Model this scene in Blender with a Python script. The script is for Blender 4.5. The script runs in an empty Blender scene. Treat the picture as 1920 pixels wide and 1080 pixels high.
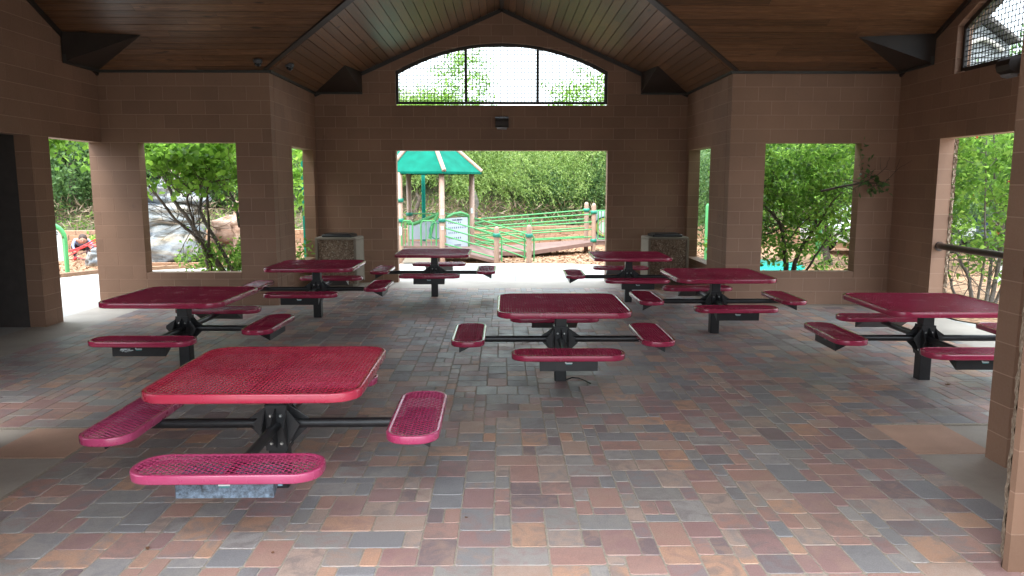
import bpy, math, random
import numpy as np
from math import sin, cos, pi, radians, sqrt, atan2, hypot
SC = bpy.context.scene
COL = SC.collection
random.seed(7); RS = np.random.RandomState(11)

# ------------------------------------------------------------------ camera
F_PX, PITCH, EYE, YAW = 1406.83, .1381, 1.8364, .0132
cam_d = bpy.data.cameras.new('camera'); cam = bpy.data.objects.new('camera', cam_d); COL.objects.link(cam)
cam_d.sensor_width = 36; cam_d.lens = F_PX/1920*36; cam_d.clip_start = .05; cam_d.clip_end = 600
cam.location = (0, 0, EYE); cam.rotation_euler = (pi/2-PITCH, 0, -YAW); SC.camera = cam
# ------------------------------------------------------------------ sky, sun
SUN_EL, SUN_AZ = radians(60), radians(205)
w = bpy.data.worlds.new('World'); SC.world = w; w.use_nodes = True
nt = w.node_tree; bg = nt.nodes['Background']
sky = nt.nodes.new('ShaderNodeTexSky'); sky.sky_type = 'NISHITA'; sky.sun_disc = False
sky.sun_elevation = SUN_EL; sky.sun_rotation = SUN_AZ; sky.dust_density = 3; sky.air_density = 1.2
mixn = nt.nodes.new('ShaderNodeMix'); mixn.data_type = 'RGBA'; mixn.inputs[0].default_value = .88
# overcast veil: an overcast sky is about three times as bright overhead as at the horizon, all round
tcw = nt.nodes.new('ShaderNodeTexCoord'); sep = nt.nodes.new('ShaderNodeSeparateXYZ'); mr = nt.nodes.new('ShaderNodeMapRange')
nt.links.new(tcw.outputs['Generated'], sep.inputs[0]); nt.links.new(sep.outputs[2], mr.inputs[0])
mr.inputs[1].default_value = 0; mr.inputs[2].default_value = 1; mr.inputs[3].default_value = .42; mr.inputs[4].default_value = 1.55
vm = nt.nodes.new('ShaderNodeVectorMath'); vm.operation = 'SCALE'; vm.inputs[0].default_value = (8.5, 9.5, 10.4); nt.links.new(mr.outputs[0], vm.inputs[3])
nt.links.new(sky.outputs[0], mixn.inputs[6]); nt.links.new(vm.outputs[0], mixn.inputs[7])
nt.links.new(mixn.outputs[2], bg.inputs[0]); bg.inputs[1].default_value = .15
sd = bpy.data.lights.new('sun', 'SUN'); sd.energy = .9; sd.angle = radians(40); sd.color = (1, .96, .9)
sun = bpy.data.objects.new('sun', sd); COL.objects.link(sun)
sun.rotation_euler = (pi/2-SUN_EL, 0, pi-SUN_AZ+pi*0)
SC.view_settings.view_transform = 'Standard'; SC.view_settings.look = 'None'
SC.view_settings.exposure = 2.05; SC.view_settings.gamma = 1
SC.cycles.max_bounces = 10; SC.cycles.diffuse_bounces = 7; SC.cycles.transparent_max_bounces = 8

# ------------------------------------------------------------------ helpers
def ray(u, v):
    a = (u-960)/F_PX; b = (540-v)/F_PX
    Fv = np.array([sin(YAW)*cos(PITCH), cos(YAW)*cos(PITCH), -sin(PITCH)])
    R = np.array([cos(YAW), -sin(YAW), 0]); U = np.cross(R, Fv)
    return Fv+a*R+b*U
def atY(u, v, d): r = ray(u, v); p = np.array([0, 0, EYE])+r*d/r[1]; return tuple(p)
def atX(u, v, d): r = ray(u, v); p = np.array([0, 0, EYE])+r*d/r[0]; return tuple(p)
def atZ(u, v, d=0): r = ray(u, v); p = np.array([0, 0, EYE])+r*(d-EYE)/r[2]; return tuple(p)

def tag(o, label=None, cat=None, group=None, kind=None):
    if label: o['label'] = label
    if cat: o['category'] = cat
    if group: o['group'] = group
    if kind: o['kind'] = kind
    return o
def link(name, me, parent=None, loc=None, rot=None, mat=None):
    o = bpy.data.objects.new(name, me); COL.objects.link(o)
    if parent: o.parent = parent
    if loc is not None: o.location = loc
    if rot is not None: o.rotation_euler = rot
    if mat and not me.materials: me.materials.append(mat)
    return o
def empty(name, label, cat, loc=(0, 0, 0), rz=0, group=None):
    o = bpy.data.objects.new(name, None); COL.objects.link(o); o.location = loc; o.rotation_euler = (0, 0, rz)
    o.empty_display_size = .1
    return tag(o, label, cat, group)

class MB:
    """collects primitives into one mesh"""
    def __init__(s): s.v = []; s.f = []; s.sm = []
    def add(s, v, f, smooth=False):
        n = len(s.v); s.v += [tuple(map(float, p)) for p in v]; s.f += [tuple(i+n for i in q) for q in f]; s.sm += [smooth]*len(f)
        return s
    def box(s, x0, x1, y0, y1, z0, z1):
        v = [(x, y, z) for z in (z0, z1) for y in (y0, y1) for x in (x0, x1)]
        return s.add(v, [(0, 2, 3, 1), (4, 5, 7, 6), (0, 1, 5, 4), (2, 6, 7, 3), (0, 4, 6, 2), (1, 3, 7, 5)])
    def cbox(s, x0, x1, y0, y1, z0, z1, c):   # chamfered on top edges and vertical corners
        v = []
        for z, e in ((z0, 0), (z1-c, 0), (z1, c)):
            v += [(x0+e+c, y0+e, z), (x1-e-c, y0+e, z), (x1-e, y0+e+c, z), (x1-e, y1-e-c, z), (x1-e-c, y1-e, z), (x0+e+c, y1-e, z), (x0+e, y1-e-c, z), (x0+e, y0+e+c, z)]
        f = [tuple(range(16, 24)), tuple(reversed(range(8)))]
        for k in (0, 8):
            f += [(k+i, k+(i+1) % 8, k+8+(i+1) % 8, k+8+i) for i in range(8)]
        return s.add(v, f)
    def prism(s, poly, off):    # poly: list of 3D points, off: vector
        n = len(poly); off = np.array(off); a = [np.array(p, float) for p in poly]
        v = a+[p+off for p in a]
        f = [tuple(reversed(range(n))), tuple(range(n, 2*n))]+[(i, (i+1) % n, n+(i+1) % n, n+i) for i in range(n)]
        return s.add(v, f)
    def tube(s, pts, rad, n=8, cap=True):
        P = [np.array(p, float) for p in pts]; m = len(P)
        if not hasattr(rad, '__len__'): rad = [rad]*m
        ref = None; v = []; f = []
        for i, p in enumerate(P):
            d = P[min(i+1, m-1)]-P[max(i-1, 0)]; d = d/(np.linalg.norm(d)+1e-9)
            if ref is None:
                ref = np.array([0, 0, 1.]) if abs(d[2]) < .9 else np.array([1., 0, 0])
            a = ref-d*np.dot(ref, d); a /= np.linalg.norm(a); b = np.cross(d, a); ref = a
            for k in range(n):
                t = 2*pi*k/n; v.append(p+rad[i]*(a*cos(t)+b*sin(t)))
        for i in range(m-1):
            for k in range(n): f.append((i*n+k, i*n+(k+1) % n, (i+1)*n+(k+1) % n, (i+1)*n+k))
        s.add(v, f, True)
        if cap: s.add([v[k] for k in range(n)], [tuple(reversed(range(n)))]); s.add([v[(m-1)*n+k] for k in range(n)], [tuple(range(n))])
        return s
    def lathe(s, prof, n=16, c=(0, 0, 0)):
        v = []; f = []; m = len(prof)
        for r, z in prof:
            for k in range(n): t = 2*pi*k/n; v.append((c[0]+r*cos(t), c[1]+r*sin(t), c[2]+z))
        for i in range(m-1):
            for k in range(n): f.append((i*n+k, i*n+(k+1) % n, (i+1)*n+(k+1) % n, (i+1)*n+k))
        return s.add(v, f, True)
    def mesh(s, name, mat=None):
        me = bpy.data.meshes.new(name); me.from_pydata(s.v, [], s.f); me.update()
        me.polygons.foreach_set('use_smooth', s.sm)
        if mat: me.materials.append(mat)
        return me
    def build(s, name, mat, parent=None, loc=None, rot=None):
        return link(name, s.mesh(name, mat), parent, loc, rot)

def quadmesh(name, V, mat, smooth=False):     # V: (n,4,3) array of quads
    n = len(V); me = bpy.data.meshes.new(name)
    me.vertices.add(n*4); me.vertices.foreach_set('co', V.reshape(-1).astype(np.float32))
    me.loops.add(n*4); me.loops.foreach_set('vertex_index', np.arange(n*4, dtype=np.int32))
    me.polygons.add(n); me.polygons.foreach_set('loop_start', np.arange(0, n*4, 4, dtype=np.int32))
    me.polygons.foreach_set('loop_total', np.full(n, 4, dtype=np.int32))
    me.update(calc_edges=True)
    if mat: me.materials.append(mat)
    return me

# ------------------------------------------------------------------ materials
class N:
    def __init__(s, name):
        s.m = bpy.data.materials.new(name); s.m.use_nodes = True; s.t = s.m.node_tree; s.b = s.t.nodes['Principled BSDF']
        s.out = s.t.nodes['Material Output']; s.tc = s.n('ShaderNodeTexCoord')
    def n(s, k, **kw):
        q = s.t.nodes.new(k)
        for a, b in kw.items(): setattr(q, a, b)
        return q
    def L(s, a, b): s.t.links.new(a, b)
    def noise(s, scale, detail=4, rough=.55, co=None, dist=0):
        q = s.n('ShaderNodeTexNoise'); q.inputs['Scale'].default_value = scale; q.inputs['Detail'].default_value = detail
        q.inputs['Roughness'].default_value = rough; q.inputs['Distortion'].default_value = dist
        s.L(co if co is not None else s.tc.outputs['Object'], q.inputs['Vector']); return q.outputs['Fac']
    def ramp(s, fac, stops, interp='LINEAR'):
        q = s.n('ShaderNodeValToRGB'); q.color_ramp.interpolation = interp; e = q.color_ramp.elements
        while len(e) < len(stops): e.new(.5)
        for el, (p, c) in zip(e, stops):
            el.position = p; el.color = (*c, 1) if hasattr(c, '__len__') else (c, c, c, 1)
        s.L(fac, q.inputs[0]); return q.outputs[0]
    def mix(s, fac, a, b, mode='MIX'):
        q = s.n('ShaderNodeMix', data_type='RGBA', blend_type=mode)
        for i, x in ((0, fac), (6, a), (7, b)):
            if isinstance(x, (int, float)): q.inputs[i].default_value = x
            elif isinstance(x, tuple): q.inputs[i].default_value = (*x, 1)
            else: s.L(x, q.inputs[i])
        return q.outputs[2]
    def math(s, op, a, b=None, c=None):
        q = s.n('ShaderNodeMath', operation=op)
        for i, x in enumerate((a, b, c)):
            if x is None: continue
            if isinstance(x, (int, float)): q.inputs[i].default_value = x
            else: s.L(x, q.inputs[i])
        return q.outputs[0]
    def color(s, c):
        if isinstance(c, tuple): s.b.inputs['Base Color'].default_value = (*c, 1)
        else: s.L(c, s.b.inputs['Base Color'])
    def bump(s, h, strength=.3, dist=.01):
        q = s.n('ShaderNodeBump'); q.inputs['Strength'].default_value = strength; q.inputs['Distance'].default_value = dist
        s.L(h, q.inputs['Height']); s.L(q.outputs[0], s.b.inputs['Normal'])
    def set(s, **k):
        for a, b in k.items():
            key = a.replace('_', ' ')
            if isinstance(b, (int, float)): s.b.inputs[key].default_value = b
            else: s.L(b, s.b.inputs[key])
        return s

def simple(name, c, rough=.5, metal=0, var=.15, scale=8, bump=0, spec=.5, coat=0):
    q = N(name); nz = q.noise(scale, 5)
    a = tuple(x*(1-var) for x in c); b = tuple(min(1, x*(1+var)) for x in c)
    q.color(q.ramp(nz, [(.3, a), (.7, b)])); q.set(Roughness=rough, Metallic=metal)
    q.b.inputs['Specular IOR Level'].default_value = spec; q.b.inputs['Coat Weight'].default_value = coat
    if bump: q.bump(q.noise(scale*12, 4), bump, .004)
    return q.m

def m_block(name, base, mort=False):
    q = N(name); oi = q.n('ShaderNodeObjectInfo')
    geo = q.n('ShaderNodeNewGeometry')
    big = q.noise(1.1, 5, .6, geo.outputs['Position']); fine = q.noise(55, 3, .6, geo.outputs['Position'])
    a = tuple(x*.86 for x in base); b = tuple(x*1.12 for x in base)
    c = q.ramp(big, [(.25, a), (.75, b)])
    v = q.math('MULTIPLY_ADD', oi.outputs['Random'], .2, .9)
    hs = q.n('ShaderNodeHueSaturation'); q.L(c, hs.inputs['Color']); q.L(v, hs.inputs['Value'])
    st = q.ramp(q.noise(2.7, 6, .7, geo.outputs['Position'], 1.5), [(.62, 0.), (.74, 1.)])
    c2 = q.mix(q.math('MULTIPLY', st, .42), hs.outputs[0], (.10, .075, .055))
    q.color(c2); q.set(Roughness=q.ramp(fine, [(.3, .5), (.7, .75)])); q.b.inputs['Specular IOR Level'].default_value = .3
    q.bump(q.math('ADD', fine, q.noise(190, 3, .6, geo.outputs['Position'])), .35, .0035)
    return q.m
M_BLOCK = m_block('painted_block', (.285, .168, .112))
M_MORTAR = m_block('painted_mortar', (.41, .262, .19))
M_SPLIT = None
q = N('split_face_block'); geo = q.n('ShaderNodeNewGeometry')
vor = q.n('ShaderNodeTexVoronoi'); vor.inputs['Scale'].default_value = 70; q.L(geo.outputs['Position'], vor.inputs['Vector'])
q.color(q.ramp(vor.outputs['Color'], [(.1, (.18, .12, .08)), (.5, (.42, .31, .22)), (.9, (.6, .5, .38))])); q.set(Roughness=.9)
q.bump(vor.outputs['Distance'], 1, .01); M_SPLIT = q.m

def m_paver():
    q = N('tumbled_paver'); oi = q.n('ShaderNodeObjectInfo'); geo = q.n('ShaderNodeNewGeometry'); pos = geo.outputs['Position']
    r = q.math('FRACT', q.math('ADD', oi.outputs['Random'], q.math('MULTIPLY', geo.outputs['Random Per Island'], 1.37)))
    pal = [(0., (.235, .222, .228)), (.14, (.275, .250, .235)), (.26, (.31, .180, .172)), (.46, (.38, .215, .18)), (.62, (.47, .27, .185)), (.72, (.40, .285, .235)), (.86, (.205, .145, .15)), (.92, (.325, .29, .275))]
    base = q.ramp(r, pal, 'CONSTANT')
    r2 = q.math('FRACT', q.math('MULTIPLY', r, 7.31))
    sec = q.ramp(r2, [(0., (.21, .20, .21)), (.35, (.38, .24, .185)), (.6, (.18, .15, .15)), (.8, (.30, .175, .16))], 'CONSTANT')
    m1 = q.ramp(q.noise(8.5, 5, .65, pos, .9), [(.44, 0.), (.62, 1.)])
    c = q.mix(q.math('MULTIPLY', m1, .62), base, sec)
    fine = q.noise(130, 4, .75, pos)
    c = q.mix(.8, c, q.ramp(fine, [(.30, .36), (.70, .64)]), 'OVERLAY')
    dust = q.ramp(q.noise(1.3, 6, .65, pos), [(.35, 0.), (.75, 1.)])
    c = q.mix(q.math('MULTIPLY', dust, .22), c, (.36, .32, .275))
    grime = q.ramp(q.noise(2.1, 7, .75, pos, 1.4), [(.56, 0.), (.70, 1.)]); c = q.mix(q.math('MULTIPLY', grime, .30), c, (.10, .085, .075))
    spk = q.ramp(q.noise(420, 2, .5, pos), [(.66, 0.), (.72, 1.)]); c = q.mix(q.math('MULTIPLY', spk, .35), c, (.55, .52, .47))
    q.color(c); q.set(Roughness=q.ramp(q.noise(3, 4, .6, pos), [(.3, .36), (.7, .62)]))
    q.b.inputs['Specular IOR Level'].default_value = .45
    q.bump(q.math('ADD', fine, q.noise(36, 4, .6, pos)), .5, .003)
    return q.m
M_PAVER = m_paver()
M_SAND = simple('joint_sand', (.33, .285, .23), .95, 0, .2, 60, .5)
def m_conc(name, c, crack=False, sc=1.2):
    q = N(name); geo = q.n('ShaderNodeNewGeometry'); pos = geo.outputs['Position']
    a = tuple(x*.8 for x in c); b = tuple(x*1.12 for x in c)
    k = q.ramp(q.noise(sc, 7, .65, pos), [(.3, a), (.7, b)])
    st = q.ramp(q.noise(.8, 5, .7, pos, 1.2), [(.60, 0.), (.72, 1.)])
    k = q.mix(q.math('MULTIPLY', st, .28), k, tuple(x*.55 for x in c))
    fine = q.noise(90, 4, .7, pos)
    k = q.mix(.35, k, q.ramp(fine, [(.35, .45), (.65, .56)]), 'OVERLAY')
    q.color(k); q.set(Roughness=.8); q.bump(fine, .3, .003); return q.m
M_CONC = m_conc('broom_concrete', (.42, .405, .38))
M_CONC_IN = m_conc('floor_concrete', (.40, .35, .30))
M_TERRA = m_conc('terracotta_patch', (.52, .325, .235))
def m_mulch():
    q = N('wood_mulch'); geo = q.n('ShaderNodeNewGeometry'); pos = geo.outputs['Position']
    v = q.n('ShaderNodeTexVoronoi'); v.inputs['Scale'].default_value = 16; q.L(pos, v.inputs['Vector'])
    k = q.ramp(v.outputs['Color'], [(.15, (.12, .06, .03)), (.45, (.28, .15, .08)), (.8, (.44, .28, .17))])
    k = q.mix(q.ramp(q.noise(.7, 5, .6, pos), [(.35, 0.), (.7, .5)]), k, (.27, .15, .085))
    q.color(k); q.set(Roughness=.95); q.bump(v.outputs['Distance'], .8, .03); return q.m
M_MULCH = m_mulch()
def m_ground():
    q = N('bank_soil'); geo = q.n('ShaderNodeNewGeometry'); pos = geo.outputs['Position']
    k = q.ramp(q.noise(2.2, 8, .7, pos), [(.3, (.05, .07, .025)), (.5, (.10, .095, .05)), (.7, (.20, .15, .09))])
    q.color(k); q.set(Roughness=1); q.bump(q.noise(14, 6, .7, pos), .8, .05); return q.m
M_BANK = m_ground()
def m_wood():
    q = N('stained_cedar'); oi = q.n('ShaderNodeObjectInfo'); geo = q.n('ShaderNodeNewGeometry')
    at = q.n('ShaderNodeAttribute'); at.attribute_name = 'grain'
    mp = q.n('ShaderNodeMapping'); mp.inputs['Scale'].default_value = (1.2, 22, 22); q.L(at.outputs['Vector'], mp.inputs['Vector'])
    ad = q.n('ShaderNodeVectorMath', operation='ADD'); cb = q.n('ShaderNodeCombineXYZ'); q.L(q.math('MULTIPLY', oi.outputs['Random'], 37), cb.inputs[0]); q.L(q.math('MULTIPLY', oi.outputs['Random'], 11), cb.inputs[1])
    q.L(mp.outputs[0], ad.inputs[0]); q.L(cb.outputs[0], ad.inputs[1])
    g = q.noise(1.6, 6, .65, ad.outputs[0], 1.6)
    k = q.ramp(g, [(.25, (.055, .024, .011)), (.5, (.135, .062, .028)), (.72, (.25, .125, .058))])
    kn = q.n('ShaderNodeMapping'); kn.inputs['Scale'].default_value = (2.2, 7, 7); q.L(at.outputs['Vector'], kn.inputs['Vector'])
    ad2 = q.n('ShaderNodeVectorMath', operation='ADD'); q.L(kn.outputs[0], ad2.inputs[0]); q.L(cb.outputs[0], ad2.inputs[1])
    knot = q.ramp(q.noise(1.0, 2, .4, ad2.outputs[0]), [(.70, 0.), (.76, 1.)])
    k = q.mix(knot, k, (.02, .009, .005))
    hs = q.n('ShaderNodeHueSaturation'); q.L(k, hs.inputs['Color']); q.L(q.math('MULTIPLY_ADD', oi.outputs['Random'], .6, .7), hs.inputs['Value'])
    q.color(hs.outputs[0]); q.set(Roughness=q.ramp(g, [(.3, .30), (.7, .44)])); q.b.inputs['Coat Weight'].default_value = .22; q.b.inputs['Coat Roughness'].default_value = .25
    q.bump(g, .25, .002); return q.m
M_WOOD = m_wood()
M_TRIM = simple('dark_trim_paint', (.045, .045, .04), .5, 0, .15, 6)
M_TRIM2 = simple('brown_black_board', (.030, .022, .018), .45, 0, .2, 6)
M_ROOF = simple('roof_shingle', (.10, .09, .085), .9, 0, .3, 9, .5)
def m_coat(name, c, fade, rough=.28):
    q = N(name); geo = q.n('ShaderNodeNewGeometry'); pos = geo.outputs['Position']
    k = q.mix(q.ramp(q.noise(3.2, 5, .6, pos), [(.35, 0.), (.75, 1.)]), c, fade)
    k = q.mix(q.ramp(q.noise(.8, 4, .7, pos), [(.4, 0.), (.7, .45)]), k, tuple(x*.62 for x in c))
    sc = q.ramp(q.noise(26, 6, .8, pos, 2.), [(.70, 0.), (.76, 1.)])
    k = q.mix(q.math('MULTIPLY', sc, .25), k, (.55, .40, .42))
    q.color(k); q.set(Roughness=q.ramp(q.noise(9, 4, .6, pos), [(.3, rough*.8), (.7, rough*1.5)])); q.b.inputs['Coat Weight'].default_value = .6
    q.b.inputs['Coat Roughness'].default_value = .14
    q.bump(q.noise(160, 2, .5, pos), .12, .001); return q.m
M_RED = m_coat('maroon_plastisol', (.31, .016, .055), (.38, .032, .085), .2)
M_RED_LIT = m_coat('skylit_red_plastisol', (.47, .022, .055), (.50, .045, .095), .24)  # brighter copy of the maroon, skylight on the nearest table painted in
M_PINK = m_coat('faded_skylit_plastisol', (.40, .030, .105), (.48, .085, .19), .24)  # real fade of the seats plus sky reflection painted into the colour
M_BLACK = simple('black_powder_coat', (.014, .014, .015), .35, 0, .3, 12, .1)
M_SCUFF = None
q = N('scuffed_black_plate'); geo = q.n('ShaderNodeNewGeometry'); pos = geo.outputs['Position']
q.color(q.mix(q.ramp(q.noise(42, 6, .8, pos), [(.38, 0.), (.62, 1.)]), (.03, .035, .042), (.15, .20, .26))); q.set(Roughness=.5); M_SCUFF = q.m
M_BOLT = simple('zinc_bolt', (.6, .6, .58), .35, .9, .1, 40)
M_WHITE = simple('white_decal', (.62, .66, .66), .5, 0, .05, 20)
M_TEAL = simple('teal_mark', (.05, .22, .22), .5)
M_PIPE = simple('brown_rail_paint', (.045, .030, .026), .32, 0, .2, 9, .05)
def m_agg():
    q = N('exposed_aggregate'); geo = q.n('ShaderNodeNewGeometry'); pos = geo.outputs['Position']
    v = q.n('ShaderNodeTexVoronoi'); v.inputs['Scale'].default_value = 55; q.L(pos, v.inputs['Vector'])
    q.color(q.ramp(v.outputs['Color'], [(.1, (.10, .065, .04)), (.45, (.19, .13, .085)), (.75, (.27, .20, .14)), (.95, (.38, .33, .26))])); q.set(Roughness=.8)
    q.bump(v.outputs['Distance'], .9, .008); return q.m
M_AGG = m_agg()
M_CREAM = m_conc('cream_precast', (.22, .185, .14))
M_GREEN = simple('green_play_paint', (.07, .31, .10), .5, 0, .08, 5)
M_TEALP = simple('teal_clamp', (.01, .20, .13), .4, 0, .1, 5)
M_ROOFG = simple('teal_green_plastic_roof', (.003, .13, .088), .85, 0, .18, 4, 0, .12)
M_POST = simple('tan_play_post', (.36, .235, .175), .5, 0, .08, 5)
M_DECK = simple('brown_deck_coating', (.20, .12, .10), .7, 0, .15, 6)
M_PALE = simple('pale_blue_panel', (.46, .53, .62), .5, 0, .05, 3)
M_DARK = simple('dark_print', (.03, .035, .05), .6)
M_CAMBLK = simple('dome_black', (.01, .01, .01), .12)
M_ROPE_R = simple('red_rope', (.62, .05, .05), .7, 0, .15, 30)
M_ROPE_K = simple('dark_rope', (.07, .025, .03), .7)
M_RETAIN = None
q = N('retaining_block'); oi = q.n('ShaderNodeObjectInfo'); geo = q.n('ShaderNodeNewGeometry'); pos = geo.outputs['Position']
k = q.ramp(q.math('FRACT', q.math('ADD', oi.outputs['Random'], geo.outputs['Random Per Island'])), [(0., (.30, .165, .095)), (.35, (.37, .225, .135)), (.7, (.26, .155, .10)), (1., (.41, .27, .17))])
k = q.mix(.5, k, q.ramp(q.noise(16, 6, .7, pos), [(.3, .35), (.7, .65)]), 'OVERLAY'); q.color(k); q.set(Roughness=.95); q.bump(q.noise(22, 6, .7, pos), 1, .02); M_RETAIN = q.m
def m_rock(name, a, b, c):
    q = N(name); geo = q.n('ShaderNodeNewGeometry'); pos = geo.outputs['Position']
    mp = q.n('ShaderNodeMapping'); mp.inputs['Scale'].default_value = (.7, .7, 3.2); q.L(pos, mp.inputs['Vector'])
    n1 = q.noise(1.5, 7, .6, mp.outputs[0], .6)
    k = q.ramp(n1, [(.32, a), (.5, b), (.66, c)])
    cr = q.ramp(q.noise(2.6, 4, .6, mp.outputs[0], 1.2), [(.47, 0.), (.5, 1.), (.53, 0.)])
    k = q.mix(q.math('MULTIPLY', cr, .35), k, tuple(x*.35 for x in a))
    q.color(k); q.set(Roughness=.85); q.bump(q.math('ADD', n1, q.noise(18, 6, .7, pos)), .8, .03); return q.m
M_ROCK = m_rock('grey_blue_rock', (.14, .17, .21), (.25, .26, .265), (.34, .27, .19))
M_ROCK2 = m_rock('pink_tan_rock', (.26, .15, .10), (.37, .235, .17), (.45, .33, .26))
M_SKIN = simple('skin', (.52, .27, .19), .5, 0, .06, 5)
M_SHIRT = simple('blue_grey_shirt', (.20, .24, .36), .85, 0, .2, 14)
M_PANTS = simple('dark_trousers', (.025, .018, .025), .85)
M_HAIR = simple('dark_brown_hair', (.05, .026, .017), .7, 0, .4, 30)
M_SHOE = simple('red_shoe', (.62, .02, .025), .5)
M_SIDING = simple('grey_siding', (.28, .29, .30), .7, 0, .08, 3)
M_CARW = simple('white_car_paint', (.75, .76, .78), .2, 0, .03, 2, coat=1)
M_CARB = simple('navy_car_paint', (.02, .035, .08), .2, 0, .1, 2, coat=1)
M_TYRE = simple('tyre', (.02, .02, .02), .8)
q = N('tinted_glass'); q.color((.03, .04, .05)); q.set(Roughness=.05); M_GLASS = q.m
M_WIRE = simple('black_wire', (.012, .012, .012), .5)
M_BRACE = simple('light_grey_board', (.45, .42, .38), .6)

def m_leaf(name, cols, trans=.45, rough=.5):
    q = N(name); geo = q.n('ShaderNodeNewGeometry'); pos = geo.outputs['Position']
    r = q.math('ADD', q.math('MULTIPLY', geo.outputs['Random Per Island'], .6), q.math('MULTIPLY', q.noise(.9, 3, .5, pos), .45))
    k = q.ramp(r, cols); q.color(k); q.set(Roughness=rough); q.b.inputs['Specular IOR Level'].default_value = .35
    tr = q.n('ShaderNodeBsdfTranslucent'); hs = q.n('ShaderNodeHueSaturation'); q.L(k, hs.inputs['Color']); hs.inputs['Value'].default_value = 1.7; hs.inputs['Hue'].default_value = .49
    q.L(hs.outputs[0], tr.inputs['Color'])
    mx = q.n('ShaderNodeMixShader'); mx.inputs[0].default_value = trans; q.L(q.b.outputs[0], mx.inputs[1]); q.L(tr.outputs[0], mx.inputs[2]); q.L(mx.outputs[0], q.out.inputs[0])
    return q.m
M_WILLOW = m_leaf('willow_leaf', [(.12, (0.037, 0.081, 0.015)), (.48, (0.133, 0.222, 0.044)), (.85, (0.311, 0.400, 0.126))], .4)  # wide light-to-dark ramp paints highlight clumps into the leaf colour
M_OAK = m_leaf('dark_shrub_leaf', [(.15, (0.028, 0.068, 0.020)), (.5, (0.060, 0.124, 0.036)), (.85, (0.120, 0.200, 0.060))], .4)
M_REDBUD = m_leaf('round_bright_leaf', [(.15, (0.049, 0.115, 0.015)), (.5, (0.107, 0.221, 0.029)), (.85, (0.197, 0.344, 0.049))], .6)
M_SHRUB = m_leaf('bright_shrub_leaf', [(.12, (0.031, 0.086, 0.016)), (.48, (0.109, 0.226, 0.035)), (.85, (0.250, 0.390, 0.078))], .6)
M_FLOWER = m_leaf('red_petal', [(.2, (.6, .02, .02)), (.8, (.75, .06, .05))], .4)
M_DRY = m_leaf('dry_brush', [(.15, (.10, .07, .04)), (.5, (.20, .14, .085)), (.85, (.34, .26, .18))], .2)
M_BARK = simple('bark', (.085, .065, .05), .9, 0, .45, 18, .6)
M_BARK2 = simple('grey_bark', (.13, .115, .10), .9, 0, .4, 18, .6)

# ------------------------------------------------------------------ building dimensions
C_H = .2032; NX = 3.4; HX = 5.9; YF = 11.33; YG = 14.0; YN = 4.8; YM = (YF+YN)/2; YNG = 3.5; YNW = 2.1
EAVE = 17*C_H; RIDGE = 4.95; T = .2; SN = (RIDGE-EAVE)/NX; SH = (RIDGE-EAVE)/(YF-YM); HEAD = 12*C_H; SILL = 2.5*C_H

# ------------------------------------------------------------------ ground and floors
def sheet(name, pts, z, mat, th=.0, parent=None, kind='structure', label=None):
    me = bpy.data.meshes.new(name)
    n = len(pts); v = [(x, y, z) for x, y in pts]; f = [tuple(range(n))]
    if th:
        v += [(x, y, z-th) for x, y in pts]; f += [(i, i+n, (i+1) % n+n, (i+1) % n) for i in range(n)]
    me.from_pydata(v, [], f); me.materials.append(mat); o = link(name, me, parent)
    if not parent: tag(o, label=label, kind=kind)
    return o
sheet('ground', [(-150, -60), (150, -60), (150, 200), (-150, 200)], -.06, M_BANK)
# playground mulch bed
sheet('mulch_bed', [(-30, 13.9), (-4, 13.9), (9, 13.9), (24, 15.5), (24, 24), (-30, 24)], -.03, M_MULCH)
arc = [(-8.75, -3), (-8.75, 14.75), (-8.25, 15.6), (-7.0, 16.4), (-5, 17.0), (-2.6, 17.35), (-.5, 17.42), (1.0, 17.40), (2.1, 17.1), (2.9, 16.2), (3.3, 15.0), (3.7, 14.25), (3.7, -3)]
sheet('walkway', arc, -.004, M_CONC, .05)
sheet('side_walkway', [(3.75, -3), (3.75, 11.8), (6.05, 11.8), (6.15, 9.95), (6.9, 8.4), (7.2, 6), (7.2, -3)], -.006, M_CONC, .05)
# slab joints
j = MB()
for a, b in (((0.23, 13.2), (.30, 17.35)), ((-8.7, 9.0), (-6.1, 9.0)), ((-8.7, 12.6), (-6.1, 12.6)), ((-4.2, 13.4), (-4.3, 17.1)), ((-7.2, 9), (-7.2, 16.2))):
    a = np.array(a); b = np.array(b); d = (b-a)/np.linalg.norm(b-a); nn = np.array([-d[1], d[0]])*.006
    j.add([(*(a-nn), -.002), (*(b-nn), -.002), (*(b+nn), -.002), (*(a+nn), -.002)], [(0, 1, 2, 3)])
tag(j.build('slab_joint', simple('joint_dirt', (.09, .08, .07), .9)), kind='structure')
fl = MB(); fl.box(-HX-.2, HX+.2, YNG-.3, YG+.2, -.05, -.0)
tag(fl.build('concrete_floor', M_CONC_IN), kind='structure')
# curb between walkway and mulch
cb = MB()
cp = [(-8.9, 8), (-8.9, 14.8), (-8.35, 15.75), (-7.05, 16.55), (-5.02, 17.14), (-2.9, 17.5)]
for a, b in zip(cp[:-1], cp[1:]):
    a = np.array(a); b = np.array(b); d = (b-a)/np.linalg.norm(b-a); nn = np.array([-d[1], d[0]])*.06
    L = np.linalg.norm(b-a); k = max(1, int(L/.9))
    for i in range(k):
        p = a+(b-a)*(i/k)+d*.004; r = a+(b-a)*((i+1)/k)-d*.004
        cb.prism([(*(p-nn), -.05), (*(r-nn), -.05), (*(r+nn), -.05), (*(p+nn), -.05)], (0, 0, .115))
tag(cb.build('curb', M_RETAIN), kind='structure')
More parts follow.
